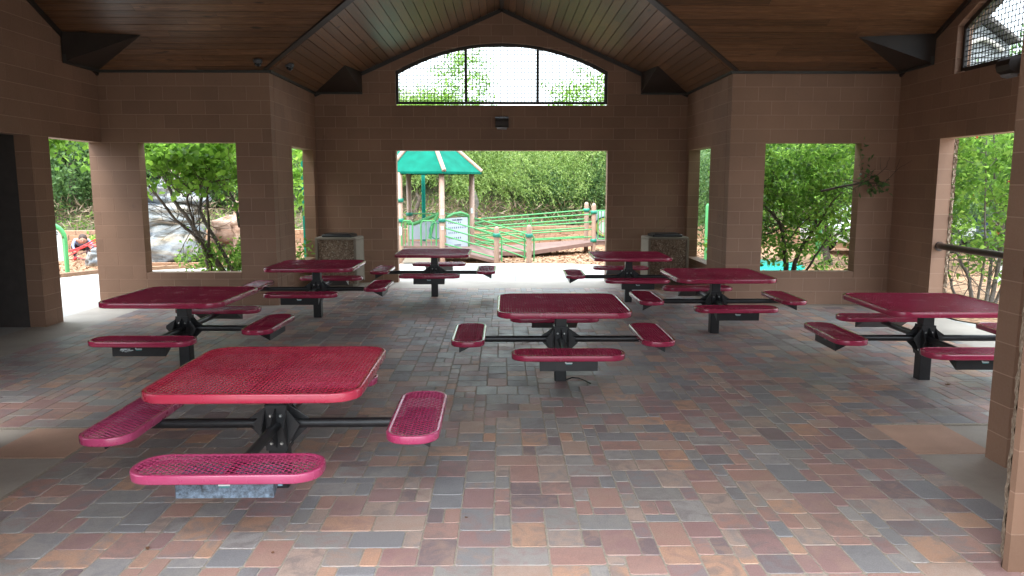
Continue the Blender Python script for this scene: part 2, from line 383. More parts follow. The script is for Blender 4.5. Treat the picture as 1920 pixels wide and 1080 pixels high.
# pavers -------------------------------------------------------
U = .0925
def in_paving(x, y):
    if y < 4.87: return abs(x+.08) < 2.86
    if y < 5.50: return abs(x+.08) < 2.86
    if y < 10.95: return abs(x) < 5.32
    return abs(x) < 3.12 and y < 13.15
x0g, y0g = -5.32, YNG-1.4
nx, ny = int(10.64/U), int((13.15-y0g)/U)
occ = np.zeros((nx, ny), bool)
for i in range(nx):
    for k in range(ny):
        if not in_paving(x0g+(i+.5)*U, y0g+(k+.5)*U): occ[i, k] = True
KINDS = [((3, 2), .24), ((2, 3), .25), ((2, 2), .34), ((2, 1), .08), ((1, 2), .09)]
pieces = []
for k in range(ny):
    for i in range(nx):
        if occ[i, k]: continue
        opts = []
        for (a, b), wt in KINDS+[((1, 1), .004)]:
            if i+a <= nx and k+b <= ny and not occ[i:i+a, k:k+b].any(): opts.append(((a, b), wt))
        t = random.random()*sum(o[1] for o in opts)
        for (a, b), wt in opts:
            t -= wt
            if t <= 0: break
        occ[i:i+a, k:k+b] = True
        pieces.append((x0g+(i+a/2)*U, y0g+(k+b/2)*U, a, b))
paving = empty('brick_paving', None, None); del paving
pv = sheet('paved_floor', [(-5.32, 5.5), (-2.94, 5.5), (-2.94, y0g), (2.78, y0g), (2.78, 5.5), (5.32, 5.5), (5.32, 10.95), (3.12, 10.95), (3.12, 13.15), (-3.12, 13.15), (-3.12, 10.95), (-5.32, 10.95)], .0125, M_SAND, .010)
PMESH = {}
def paver_mesh(a, b, v):
    key = (a, b, v)
    if key not in PMESH:
        m = MB(); wv, hv = a*U/2-.0019, b*U/2-.0019; rs = random.Random(v*17+a*3+b)
        c = .012
        top = []; mid = []; bot = []
        for (sx, sy) in ((-1, -1), (1, -1), (1, 1), (-1, 1)):
            jx, jy = rs.uniform(-.0018, .0008), rs.uniform(-.0018, .0008); x, y = sx*(wv+jx), sy*(hv+jy)
            order = [(x, y-sy*c), (x-sx*c, y)] if sx*sy < 0 else [(x-sx*c, y), (x, y-sy*c)]
            if (sx, sy) in ((-1, -1), (1, 1)): order = [(x, y-sy*c), (x-sx*c, y)]
            else: order = [(x-sx*c, y), (x, y-sy*c)]
            for (px, py) in order:
                bot.append((px, py, -.012)); mid.append((px, py, -.004)); top.append((px*(1-.004/wv), py*(1-.004/hv), rs.uniform(-.0004, .0004)))
        n = 8; m.add(bot+mid+top, [tuple(range(16, 24))]+[(k+i, k+(i+1) % n, k+n+(i+1) % n, k+n+i) for k in (0, 8) for i in range(n)])
        PMESH[key] = m.mesh('paver', M_PAVER)
    return PMESH[key]
pieces.sort(key=lambda p: (p[1] < YNG-.45, p[1]))
allp = MB(); cnt = 0
for (px, py, a, b) in pieces:
    zz = .0155+random.uniform(-.0012, .0012); vis = abs(px+.02) < .74*py+.1 and py > 2.95
    if vis and cnt < 300:
        link('paver', paver_mesh(a, b, random.randrange(3)), pv, (px, py, zz), (random.uniform(-.004, .004), random.uniform(-.004, .004), random.uniform(-.006, .006))); cnt += 1
    else:
        me = paver_mesh(a, b, random.randrange(3)); rz = random.uniform(-.006, .006); cr, sr = cos(rz), sin(rz)
        n0 = len(allp.v)
        allp.add([(px+v.co.x*cr-v.co.y*sr, py+v.co.x*sr+v.co.y*cr, zz+v.co.z) for v in me.vertices], [tuple(p.vertices) for p in me.polygons])
tag(allp.build('paver', M_PAVER, pv), kind='stuff')
# terracotta coloured concrete squares beside the near opening
for x0, x1 in ((-3.50, -2.945), (2.785, 3.36)):
    m = MB(); m.box(x0, x1, 4.88, 5.49, -.02, .013); tag(m.build('floor_square', M_TERRA), kind='structure')
m = MB(); m.box(2.785, 3.75, YNG-2.4, 4.87, -.02, .010); tag(m.build('floor_border', M_CONC_IN), kind='structure')
m = MB(); m.box(-3.9, -2.945, YNG-2.4, 4.87, -.02, .010); tag(m.build('floor_border', M_CONC_IN), kind='structure')

# ------------------------------------------------------------------ walls of blocks
R_AR = 4.017; Z_AR = .337; W_AR = 1.93; SILL_AR = 3.28
FULL = {}
def wall(label, p0, ang, L, t=T, rects=(), top=None, arch=None, off=0., ncourse=17, zmin=0., mat=None, core=None, name='wall'):
    """blocks laid on a thin core; s runs along ang, +90 deg is outward"""
    mat = mat or M_BLOCK; core = core or M_MORTAR
    o = empty(name, label, 'wall', (p0[0], p0[1], 0), ang)
    top = top or (lambda s: ncourse*C_H)
    def arch_t(s):
        if not arch or abs(s-arch) >= W_AR-1e-6: return -1
        return Z_AR+sqrt(R_AR**2-(s-arch)**2)
    cm = MB(); nb = 0; extra = []
    nc = int(math.ceil(max(top(L*k/20) for k in range(21))/C_H-1e-6))
    for ci in range(nc):
        z0, z1 = ci*C_H, (ci+1)*C_H
        if z1 <= zmin: continue
        # edges
        cuts = {0., L}
        for (a, b, c, d) in rects:
            if c < z1-1e-4 and d > z0+1e-4: cuts |= {a, b}
        cuts = sorted(cuts); segs = []
        for a, b in zip(cuts[:-1], cuts[1:]):
            mid = (a+b)/2; za, zb = z0, z1
            for (ra, rb, c, d) in rects:
                if ra < mid < rb and c < z1-1e-4 and d > z0+1e-4:
                    if c > z0+.02: zb = c
                    elif d < z1-.02: za = d
                    else: za = zb
            if zb-za > .02: segs.append((a, b, za, zb))
        for (a, b, za, zb) in segs:
            o_ = off+(ci % 2)*.2032
            k0 = math.floor((a-o_)/.4064)
            edges = [a]+[o_+k*.4064 for k in range(k0, k0+int((b-a)/.4064)+3) if a+.05 < o_+k*.4064 < b-.05]+[b]
            for e0, e1 in zip(edges[:-1], edges[1:]):
                smp = sorted(set([e0, e1]+[e0+(e1-e0)*k/8 for k in range(9)]+([x for x in (arch-W_AR, arch+W_AR) if e0 < x < e1] if arch else [])))
                runs = []; run = []
                for s in smp:
                    tt = min(zb, top(s)); inside = arch and abs(s-arch) < W_AR-1e-5
                    bb = za
                    if inside and zb > SILL_AR+.001:
                        at_ = arch_t(s)
                        if za >= SILL_AR-.1: bb = max(za, at_)
                        else: tt = min(tt, SILL_AR)
                    if arch and abs(abs(s-arch)-W_AR) < 1e-5 and zb > SILL_AR+.001:
                        # boundary: belongs to the outside run
                        pass
                    if tt-bb > .004: run.append((s, bb, tt))
                    else:
                        if len(run) > 1: runs.append(run)
                        run = []
                if len(run) > 1: runs.append(run)
                for run in runs:
                    # split run where bottom or top jumps (arch jamb)
                    parts = [[run[0]]]
                    for q_ in run[1:]:
                        p_ = parts[-1][-1]
                        if abs(q_[1]-p_[1]) > .12 or abs(q_[2]-p_[2]) > .12:
                            parts[-1].append((q_[0], p_[1], p_[2])) if abs(q_[0]-p_[0]) < .03 else None
                            parts.append([q_])
                        else: parts[-1].append(q_)
                    for r_ in parts:
                        if len(r_) < 2 or r_[-1][0]-r_[0][0] < .02: continue
                        flat = all(abs(x[1]-r_[0][1]) < 1e-6 and abs(x[2]-r_[0][2]) < 1e-6 for x in r_)
                        g = .0034
                        if flat:
                            s0, s1, b0, t0 = r_[0][0], r_[-1][0], r_[0][1], r_[0][2]
                            dims = (round(s1-s0, 4), round(t0-b0, 4), t, mat.name)
                            if dims not in FULL:
                                m = MB(); ww, hh = dims[0]/2-g, dims[1]-2*g; m.box(-ww, ww, 0, t, 0, hh); FULL[dims] = m.mesh('block', mat)
                            if nb < 300: link('block', FULL[dims], o, ((s0+s1)/2, 0, b0+g)); nb += 1
                            else: extra.append(((s0+g, 0, b0+g), (s1-g, t, t0-g)))
                            cm.box(s0+(.004 if s0 in cuts or (arch and abs(abs(s0-arch)-W_AR) < 1e-4) else 0), s1-(.004 if s1 in cuts or (arch and abs(abs(s1-arch)-W_AR) < 1e-4) else 0), .0018, t-.0018, b0+(.004 if b0 != z0 else 0), t0-(.004 if t0 != z1 or ci in (16,) else 0))
                        else:
                            if len(r_) > 2:   # drop collinear interior samples
                                k_ = [r_[0]]
                                for i_ in range(1, len(r_)-1):
                                    A_, B_, C_ = k_[-1], r_[i_], r_[i_+1]; tt_ = (B_[0]-A_[0])/(C_[0]-A_[0]+1e-9)
                                    if max(abs(A_[n_]+(C_[n_]-A_[n_])*tt_-B_[n_]) for n_ in (1, 2)) > .0015: k_.append(B_)
                                k_.append(r_[-1]); r_ = k_
                            rr = [(max(r_[0][0]+g, min(r_[-1][0]-g, s)), b_+g, t_-g*.6) for s, b_, t_ in r_]
                            poly = [(s, 0, t_) for s, b_, t_ in reversed(rr)]+[(s, 0, b_) for s, b_, t_ in rr]
                            m = MB(); m.prism(poly, (0, t, 0)); me = m.mesh('block', mat)
                            if nb < 300: link('block', me, o); nb += 1
                            rr = [(s, b_+(.006 if b_ > za+.001 else 0), t_-(.006 if t_ < zb-.001 else 0)) for s, b_, t_ in r_]
                            rr = [x for x in rr if x[2]-x[1] > .003]
                            if len(rr) > 1:
                                cm.prism([(s, .0018, t_) for s, b_, t_ in reversed(rr)]+[(s, .0018, b_) for s, b_, t_ in rr], (0, t-.0036, 0))
    cm.build('mortar_core', core, o)
    if extra:
        m = MB()
        for a, b in extra: m.box(a[0], b[0], a[1], b[1], a[2], b[2])
        tag(m.build('block', mat, o), kind='stuff')
    return o

# far walls of the hall
WIN = (3.94, 5.37)
wall('brown painted block wall with the tree window, back left of hall', (-HX-T, YF), 0, HX+T-NX, rects=[(HX+T-WIN[1], HX+T-WIN[0], SILL, HEAD)], off=.12)
wall('brown painted block wall with the leafy window, back right of hall', (NX, YF), 0, HX+T-NX, rects=[(WIN[0]-NX, WIN[1]-NX, SILL, HEAD)], off=.19)
# return walls (outward -x: angle +90 ; outward +x: angle -90)
wall('short block side wall with narrow window behind the left trash bin', (-NX, YF+T), pi/2, YG-YF-T, rects=[(12.38-YF-T, 13.78-YF-T, SILL, HEAD)], off=.1)
wall('short block side wall with narrow window behind the right trash bin', (NX, YG), -pi/2, YG-YF-T, rects=[(YG-13.78, YG-12.38, SILL, HEAD)], off=.1)
# gable wall with doorway and arched window
GW = NX+T
wall('tall brown gable wall with wide doorway under the arched screen window', (-GW, YG), 0, 2*GW, rects=[(GW-1.945, GW+1.945, 0, HEAD)],
     top=lambda s: max(EAVE-.12, RIDGE-SN*abs(s-GW)+.0), arch=GW, off=.16)
# left side wall
yl0 = YN
def sidetop(y): return RIDGE-SH*abs(y-YM)
wall('left block wall with side doorway and dark alcove opening', (-HX, YN), pi/2, YF-YN, rects=[(10.02-YN, YF-YN+.01, 0, HEAD), (7.35-YN, 9.62-YN, 0, HEAD)],
     top=lambda s: sidetop(YN+s)+.0, off=.2)
wall('right block wall with wide side doorway under the arched screen', (HX, YF), -pi/2, YF-YN, rects=[(YF-10.2, YF-5.94, 0, HEAD)],
     top=lambda s: sidetop(YF-s)+.0, arch=YF-YM, off=.05)
# near half
NXN = 3.255
wall('right near pillar wall of brown painted block beside the rough end post', (HX+T, YN+.02), pi, HX+T-NXN, rects=[(HX+T-WIN[1], HX+T-WIN[0], SILL, HEAD)], off=.1)
wall('left near wall of the hall, brown painted block', (-NXN-.08, YN+.02), pi, HX+T-NXN-.08, rects=[(WIN[0]-NXN, WIN[1]-NXN, SILL, HEAD)], off=.1)
wall('narrow block wall running towards camera at right edge', (NX, YN+.02-T), -pi/2, YN+.02-T-YNW, rects=[(.85, 2.23, SILL, HEAD)], off=.1)
wall('narrow block wall running towards camera at left edge', (-NX, YNW), pi/2, YN+.02-T-YNW, rects=[(.28, 1.66, SILL, HEAD)], off=.1)
wall('tan block end post at the right frame edge with rough split side', (3.6, 3.34), pi, 1.215, t=.04, off=.13, ncourse=14)
wall('block backing of the right end post behind its split side', (3.6, YNG-.001), pi, 1.09, t=.155, off=.13, ncourse=14)
wall('tan block end post outside the left frame edge', (-2.60, YNG-.001), pi, 1.0, off=.1, ncourse=14)
# rough split faces: on the near end post and on the outer edge of the right doorway jamb
def rough_strip(mb, x0, y0, x1, y1, z0, z1, nrm, d, seed):
    rs = random.Random(seed); n = int((z1-z0)/.035); m_ = 3; v = []; f = []
    for i in range(n+1):
        z = z0+(z1-z0)*i/n
        for k in range(m_+1):
            t_ = k/m_; e = rs.uniform(-.4, 1)*d
            v.append((x0+(x1-x0)*t_+nrm[0]*e, y0+(y1-y0)*t_+nrm[1]*e, z))
    for i in range(n):
        for k in range(m_): a = i*(m_+1)+k; f.append((a, a+1, a+m_+2, a+m_+1))
    mb.add(v, f)
m = MB()
rough_strip(m, 2.488, YNG, 2.392, 3.342, 0, 2.84, (-.9, .3), .009, 3); rough_strip(m, 2.52, YNG+.004, 2.488, YNG, 0, 2.84, (-.3, .9), .006, 4)
o = m.build('split_face_strip', M_SPLIT); tag(o, 'rough split face strip on the edge of the near right post', 'wall facing')
m = MB()
for c_ in range(12):
    rough_strip(m, HX+.2, 10.2, HX+.235, 10.19, c_*C_H+.006, (c_+1)*C_H-.006, (0, -1), .022, 20+c_); rough_strip(m, HX+.235, 10.19, HX+.235, 10.5, c_*C_H+.006, (c_+1)*C_H-.006, (1, 0), .02, 40+c_)
tag(m.build('split_face_strip', M_SPLIT), 'chipped split face edge on the outside of the right doorway jamb', 'wall facing')
# unseen near gable wall, mirrored from the far one, added to shade the front floor
wall('near gable wall over the wide opening close to the camera', (GW, YNW), pi, 2*GW, rects=[(GW-2.25, GW+2.25, 0, HEAD)],
     top=lambda s: max(EAVE-.12, RIDGE-SN*abs(s-GW)), arch=GW, off=.16)
# dark alcove behind the left wall
m = MB(); x0, x1, y0, y1 = -HX-2.2, -HX-T-.003, 7.35, 9.62
m.box(x0-.1, x0, y0-.1, y1+.1, 0, 2.6); m.box(x0, x1, y0-.1, y0, 0, 2.6); m.box(x0, x1, y1, y1+.1, 0, 2.6); m.box(x0, x1, y0, y1, HEAD+.002, 2.6)
tag(m.build('alcove', simple('dark_alcove_paint', (.06, .05, .045), .7)), 'dark alcove behind the left wall opening', 'alcove')
m = MB(); m.box(-HX-.75, -HX-.70, 8.0, 9.60, .01, 2.2); d = m.build('door', simple('dark_door_paint', (.02, .02, .02), .5)); tag(d, 'dark metal door standing in the left alcove', 'door')
m = MB(); m.tube([(-HX-.64, 9.42, .98), (-HX-.64, 9.42, 1.02)], .02, 8); m.box(-HX-.70, -HX-.62, 9.36, 9.48, .99, 1.01); m.build('handle', M_BOLT, d)

# ------------------------------------------------------------------ roof, ceiling boards
roof = empty('pavilion_roof', 'dark stained cedar board ceiling of the cross gabled pavilion', 'roof', (0, YM, EAVE))
def add_grain(me, along, o_=(0, 0, 0)):
    at = me.attributes.new('grain', 'FLOAT_VECTOR', 'POINT'); n = len(me.vertices); co = np.zeros(n*3, np.float32); me.vertices.foreach_get('co', co); co = co.reshape(-1, 3)
    if along == 'y': co = co[:, [1, 0, 2]]
    at.data.foreach_set('vector', np.ascontiguousarray(co).reshape(-1).astype(np.float32))
def zc(x, y, kind): return (RIDGE-SN*abs(x)) if kind == 'n' else (RIDGE-SH*abs(y-YM))
def plank(poly, kind, along, th=.018, parent=roof, mb=None):
    pts = [(x, y, zc(x, y, kind)) for x, y in poly]
    loc = (0, -YM, -EAVE)
    if mb is not None: mb.prism([np.array(p)+loc for p in pts], (0, 0, th)); return
    m = MB(); m.prism([np.array(p)+loc for p in pts], (0, 0, th)); me = m.mesh('plank', M_WOOD); add_grain(me, along); link('plank', me, parent)
PW = .135; g = .009
near = MB()
def split(a, b, rs):
    if b-a < 1.6: return [(a, b)]
    c = a+(b-a)*rs.uniform(.3, .7); return [(a, c-.0012), (c+.0012, b)]
rs = random.Random(5)
# hall slopes: boards run along x
nrow = int((YF-YM)/(PW*cos(math.atan(SH))))
st = (YF-YM)/nrow
for side in (1, -1):
    for i in range(nrow):
        a, b = i*st+g/2, (i+1)*st-g/2       # distance from ridge
        va, vb = NX*a/(YF-YM), NX*b/(YF-YM)  # valley x at both
        ya, yb = YM+side*a, YM+side*b
        for sx in (-1, 1):
            for (p, r) in split(va+.01, HX, rs):
                first = p == va+.01
                xa0, xb0 = (va+.01, vb+.01) if first else (p, p)
                poly = [(sx*xa0, ya), (sx*r, ya), (sx*r, yb), (sx*xb0, yb)]
                if sx*side < 0: poly = poly[::-1]
                plank(poly, 'h', 'x', mb=None if side == 1 else near)
ncol = int(NX/(PW*cos(math.atan(SN)))); st = NX/ncol
for side in (1, -1):
    for i in range(ncol):
        a, b = i*st+g/2, (i+1)*st-g/2
        va, vb = (YF-YM)*a/NX, (YF-YM)*b/NX
        lim = (YG-YM) if side == 1 else (YM-YNW)  # near boards run on out of view so the front floor is shaded
        for sx in (-1, 1):
            for (p, r) in split(va+.01, lim, rs):
                first = p == va+.01
                pa, pb = (va+.01, vb+.01) if first else (p, p)
                poly = [(sx*a, YM+side*pa), (sx*b, YM+side*pb), (sx*b, YM+side*r), (sx*a, YM+side*r)]
                if sx*side < 0: poly = poly[::-1]
                plank(poly, 'n', 'y', mb=None if side == 1 else near)
me = near.mesh('plank', M_WOOD); add_grain(me, 'x'); tag(link('plank', me, roof), kind='stuff')
# roof deck above the boards
dk = MB(); OV = .5
def deck(poly, kind):
    dk.prism([(x, y-YM, zc(x, y, kind)+.022-EAVE) for x, y in poly], (0, 0, .12))
for s in (1, -1):
    far = YF+OV if s == 1 else YN-OV
    d_ = abs(far-YM); kx = NX*d_/(YF-YM)
    for sx in (1, -1):
        deck([(0, YM), (sx*(HX+OV), YM), (sx*(HX+OV), far), (sx*kx, far)], 'h')
        ye = (YG+OV) if s == 1 else (YNW-OV)  # near roof lengthened beyond view to shade the front floor
        deck([(0, YM), (sx*kx, far), (sx*kx, ye), (0, ye)], 'n')
dk.build('roof_deck', M_ROOF, roof)
# wall-top fascia, valley boards, rake boards
def board(a, b, w_, h_, mat=M_TRIM, name='trim_board'):
    a = np.array(a, float)-(0, YM, EAVE); b = np.array(b, float)-(0, YM, EAVE); d = b-a; L = np.linalg.norm(d); d /= L
    s = np.cross(d, (0, 0, 1)); s /= np.linalg.norm(s); u = np.cross(s, d)
    poly = [a-s*w_/2-u*h_/2, a+s*w_/2-u*h_/2, a+s*w_/2+u*h_/2, a-s*w_/2+u*h_/2]
    m = MB(); m.prism(poly, b-a); return m.build(name, mat, roof)
zf = EAVE+.05
for sx in (-1, 1):
    board((sx*NX, YF-.022, zf-.01), (sx*HX, YF-.022, zf-.01), .04, .11)
    board((sx*(NX-.022), YF-.05, zf-.01), (sx*(NX-.022), YG, zf-.01), .04, .11)
    board((sx*NX, YN+.022, zf-.01), (sx*HX, YN+.022, zf-.01), .04, .11)
    board((sx*(NX+.03), YF-.04, EAVE+.03), (sx*.02, YM+.02, RIDGE-.025), .10, .03, M_TRIM2)
    board((sx*NX, YN+.04, EAVE+.03), (sx*.02, YM-.02, RIDGE-.025), .10, .03, M_TRIM2)
    board((sx*NX, YG-.018, EAVE-.02), (sx*.0, YG-.018, RIDGE-.02), .03, .09, M_TRIM2)
    board((sx*(HX-.018), YF, EAVE-.02), (sx*(HX-.018), YM, RIDGE-.02), .03, .09, M_TRIM2)
    board((sx*(HX-.018), YN, EAVE-.02), (sx*(HX-.018), YM, RIDGE-.02), .03, .09, M_TRIM2)
board((0, YM, RIDGE-.02), (0, YG, RIDGE-.02), .07, .03, M_TRIM2)
# boxed-in eave corners
def eavebox(A, C, D, B, flip):
    P = [np.array(p, float)-(0, YM, EAVE) for p in (A, C, D, B)]
    Cb = P[1]+(0, 0, 0)
    m = MB(); m.add(P, [(0, 1, 3), (1, 2, 3), (0, 3, 2), (0, 2, 1)])
    m.build('eave_box', M_TRIM2, roof)
    # bottom fascia strip
    m = MB(); a, c = P[0], P[1]; d = (c-a)/np.linalg.norm(c-a)
    inn = np.array(flip, float)*.05
    m.prism([a-(0, 0, .012), c-(0, 0, .012), c+(0, 0, .10), a+(0, 0, .10)], inn); m.build('trim_board', M_TRIM, roof)
for sx in (-1, 1):
    xb = sx*2.62; yb = YG-1.05
    eavebox((sx*NX, YG-.012, EAVE), (sx*2.53, YG-.012, EAVE), (sx*2.53, YG-.012, RIDGE-SN*2.53-.002), (xb, yb, RIDGE-SN*2.62-.002), (0, -1, 0))
    xb = sx*(HX-1.05); yb = YF-.80
    eavebox((sx*(HX-.012), YF-.01, EAVE), (sx*(HX-.012), YF-.87, EAVE), (sx*(HX-.012), YF-.87, EAVE+SH*.87-.002), (xb, yb, EAVE+SH*.80-.002), (-sx, 0, 0))

# ------------------------------------------------------------------ arched screens
def screen(label, loc, ang):
    o = empty('window_screen', label, 'window screen', loc, ang)
    d = .08; n = 28; xs = [-W_AR+2*W_AR*k/n for k in range(n+1)]; A = lambda x: Z_AR+sqrt(R_AR**2-x*x)
    m = MB(); fr = .045
    path = [(-W_AR, SILL_AR)]+[(x, A(x)) for x in xs]+[(W_AR, SILL_AR)]
    inner = [(-W_AR+fr, SILL_AR+fr)]+[(x*(W_AR-fr)/W_AR, A(x)-fr*1.05) for x in xs]+[(W_AR-fr, SILL_AR+fr)]
    k = len(path)
    v = [(x, d, z) for x, z in path]+[(x, d, z) for x, z in inner]+[(x, d+.05, z) for x, z in path]+[(x, d+.05, z) for x, z in inner]
    f = []
    for i in range(k):
        j_ = (i+1) % k; f += [(i, j_, k+j_, k+i), (2*k+i, 3*k+i, 3*k+j_, 2*k+j_), (k+i, k+j_, 3*k+j_, 3*k+i)]
    m.add(v, f); m.build('frame', M_TRIM2, o)
    for x in (-.655, .655):
        m = MB(); m.box(x-.025, x+.025, d-.005, d+.045, SILL_AR+.03, A(x)-.03); m.build('mullion', M_TRIM2, o)
    m = MB(); sp = .0635; r = .0052
    x = -W_AR+sp
    while x < W_AR-.02:
        m.box(x-r, x+r, d+.02, d+.026, SILL_AR+.02, A(x)-.02); x += sp
    z = SILL_AR+sp
    while z < Z_AR+R_AR-.02:
        xx = W_AR-.02 if z < A(W_AR) else sqrt(max(0, R_AR**2-(z-Z_AR)**2))-.02
        if xx > .05: m.box(-xx, xx, d+.0265, d+.0325, z-r, z+r)
        z += sp
    m.build('wire_mesh', M_WIRE, o)
    return o
screen('arched wire screen over the central doorway', (0, YG, 0), 0)
screen('arched wire screen high in the right side wall', (HX, YM, 0), -pi/2)

# ------------------------------------------------------------------ picnic tables
S_TOP, RC, ZT, ZS, SL, SW, SR = 1.1735, .155, .735, .458, .9275, .30, .8435
def outline(sx, sy, rc, n=7, inset=0):
    p = []; rr = max(rc-inset, .01)
    for cx, cy, a0 in ((1, 1, 0), (-1, 1, 90), (-1, -1, 180), (1, -1, 270)):
        for k in range(n+1):
            a = radians(a0+90*k/n); p.append((cx*(sx/2-rc)+rr*cos(a), cy*(sy/2-rc)+rr*sin(a)))
    return p
def band_mesh(sx, sy, rc, h, mat):      # rolled edge band, top at z=0
    prof = [(.026, -.004), (.020, .0), (.006, 0), (.0015, -.0025), (0, -.008), (0, -h+.006), (.003, -h), (.012, -h), (.014, -h+.01)]
    v = []; f = []; n = None
    for ins, z in prof:
        o_ = outline(sx, sy, rc, 7, ins); n = len(o_); v += [(x, y, z) for x, y in o_]
    for i in range(len(prof)-1):
        for k in range(n): f.append((i*n+k, (i+1)*n+k, (i+1)*n+(k+1) % n, i*n+(k+1) % n))
    m = MB(); m.add(v, f, True); return m.mesh('edge_band', mat)
def expanded(sx, sy, rc, lw, sw, along, mat, z=-.004):
    """expanded steel sheet with raised diamond strands, clipped to the outline"""
    ins = .020
    def clampp(p):
        x, y = p; hx, hy = sx/2-rc, sy/2-rc; r = rc-ins
        qx, qy = max(-hx, min(hx, x)), max(-hy, min(hy, y)); dx, dy = x-qx, y-qy; d = hypot(dx, dy)
        if d > r: return (qx+dx/d*r, qy+dy/d*r), True
        return (x, y), False
    V = []; F = []
    a, b = lw/2, sw/2; nxn = int(sx/lw)+2; nyn = int(sy/sw)+2; th = .003; wv = .34
    if along == 'y': nxn = int(sy/lw)+2; nyn = int(sx/sw)+2
    for j_ in range(-nyn, nyn+1):
        for i in range(-nxn//2-1, nxn//2+2):
            cx = (i+(.5 if j_ % 2 else 0))*lw; cy = j_*b
            P = [(cx+a, cy), (cx, cy+b), (cx-a, cy), (cx, cy-b)]
            h = 1-wv
            I = [(cx+a*(h-.06), cy), (cx+a*.16, cy+b*h), (cx-a*.16, cy+b*h), (cx-a*(h-.06), cy), (cx-a*.16, cy-b*h), (cx+a*.16, cy-b*h)]
            if along == 'y': P = [(y, x) for x, y in P]; I = [(y, x) for x, y in I]
            cl = [clampp(p) for p in P]
            if all(c[1] for c in cl): continue
            if abs(cx if along == 'x' else cy) > 9: continue
            bad = any(c[1] for c in cl); ci = [clampp(p)[0] for p in I]
            n0 = len(V)
            zz = [z, z+.0012, z, z-.0022]
            V += [(c[0][0], c[0][1], k) for c, k in zip(cl, zz)]
            zi = [z-.0008, z+.0030, z+.0030, z-.0008, z-.0048, z-.0048]
            V += [(p[0], p[1], k) for p, k in zip(ci, zi)]
            V += [(p[0], p[1], k-th) for p, k in zip(ci, zi)]
            T_ = [(0, 1, 5, 4), (1, 6, 5), (1, 2, 7, 6), (2, 3, 8, 7), (3, 9, 8), (3, 0, 4, 9)]
            F += [tuple(n0+k for k in q_) for q_ in T_]
            F += [(n0+4+k, n0+4+(k+1) % 6, n0+10+(k+1) % 6, n0+10+k) for k in range(6)]
    if along == 'y': F = [tuple(reversed(q_)) for q_ in F]
    m = MB(); m.v = V; m.f = F; m.sm = [False]*len(F); return m.mesh('mesh_panel', mat)
LW, SWD = .046, .034
def with_mat(me, mat): c = me.copy(); c.materials.clear(); c.materials.append(mat); return c
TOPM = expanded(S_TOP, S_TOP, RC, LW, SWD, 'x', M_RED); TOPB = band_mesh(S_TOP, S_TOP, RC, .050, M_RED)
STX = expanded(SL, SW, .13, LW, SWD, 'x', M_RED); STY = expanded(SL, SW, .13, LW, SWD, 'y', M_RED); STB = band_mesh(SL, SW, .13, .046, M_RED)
TOPM1, TOPB1 = with_mat(TOPM, M_RED_LIT), with_mat(TOPB, M_RED_LIT)
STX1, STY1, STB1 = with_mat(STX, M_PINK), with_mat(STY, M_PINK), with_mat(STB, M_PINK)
# steelwork (shared)
mb = MB(); mb.cbox(-.054, .054, -.054, .054, 0, ZT-.05, .006); POSTM = mb.mesh('post', M_BLACK)
mb = MB()
for a in (0, pi/2):
    c, s = cos(a), sin(a)
    mb.prism([(c*x-s*y, s*x+c*y, ZT-.05) for x, y in ((-.45, -.02), (.45, -.02), (.45, .02), (-.45, .02))], (0, 0, .035 if a == 0 else .0351))
mb.box(-.13, .13, -.13, .13, ZT-.062, ZT-.051); CROSSM = mb.mesh('top_support', M_BLACK)
mb = MB(); mb.box(-.062, .062, -.066, -.0545, .24, .52)   # collar plate
for sx in (-1, 1):       # triangular gussets
    mb.prism([(sx*.062, -.060, .50), (sx*.062, -.060, .26), (sx*.14, -.060, .40)] if sx < 0 else [(sx*.062, -.060, .26), (sx*.062, -.060, .50), (sx*.14, -.060, .40)], (0, -.007, 0))
mb.prism([(0.0035, -.066, .50), (0.0035, -.066, .26), (0.0035, -.19, .385), (0.0035, -.19, .415)], (-.007, 0, 0))
HUBM = mb.mesh('hub_plate', M_BLACK)
ARMZ = .392
mb = MB(); mb.tube([(0, -.068, ARMZ), (0, -SR-.06, ARMZ)], .030, 12); ARMM = mb.mesh('arm', M_BLACK)
mb = MB(); v = [(.011*cos(t), -.0665, .011*sin(t)) for t in [2*pi*k/8 for k in range(8)]]; v2 = [(.007*cos(t), -.0745, .007*sin(t)) for t in [2*pi*k/8 for k in range(8)]]
mb.add(v+v2, [tuple(range(8, 16))]+[(k, (k+1) % 8, 8+(k+1) % 8, 8+k) for k in range(8)])
BOLTM = mb.mesh('bolt', M_BOLT)
# seat bracket: outer plate with triangular side gussets, local to seat (x along seat, -y outward)
mb = MB(); Lb = .235
for sx in (-1, 1):
    xx = sx*(Lb-.004); mb.prism([(xx-.004, -.075, -.046), (xx-.004, .10, -.046), (xx-.004, -.075, -.138)], (.008, 0, 0))
mb.box(-Lb, Lb, -.084, -.0755, -.140, -.0455)
mb.add([(-Lb, .10, -.0475), (Lb, .10, -.0475), (Lb, -.0755, -.0475), (-Lb, -.0755, -.0475)], [(0, 1, 2, 3)])
mb.add([(-Lb+.01, .09, -.052), (Lb-.01, .09, -.052), (Lb-.01, -.0755, -.137), (-Lb+.01, -.0755, -.137)], [(3, 2, 1, 0)])
BRM = mb.mesh('support_bracket', M_BLACK); BRM1 = with_mat(BRM, M_SCUFF)
mb = MB(); mb.box(-.028, .028, -.0862, -.0845, -.079, -.070); mb.box(-.032, -.020, -.0862, -.0845, -.0705, -.064); STK = mb.mesh('maker_sticker', M_WHITE)
mb = MB(); mb.box(-.024, .024, -.0859, -.0845, -.087, -.080); STK2 = mb.mesh('sticker_base', M_TEAL)
mb = MB(); rr = random.Random(3)
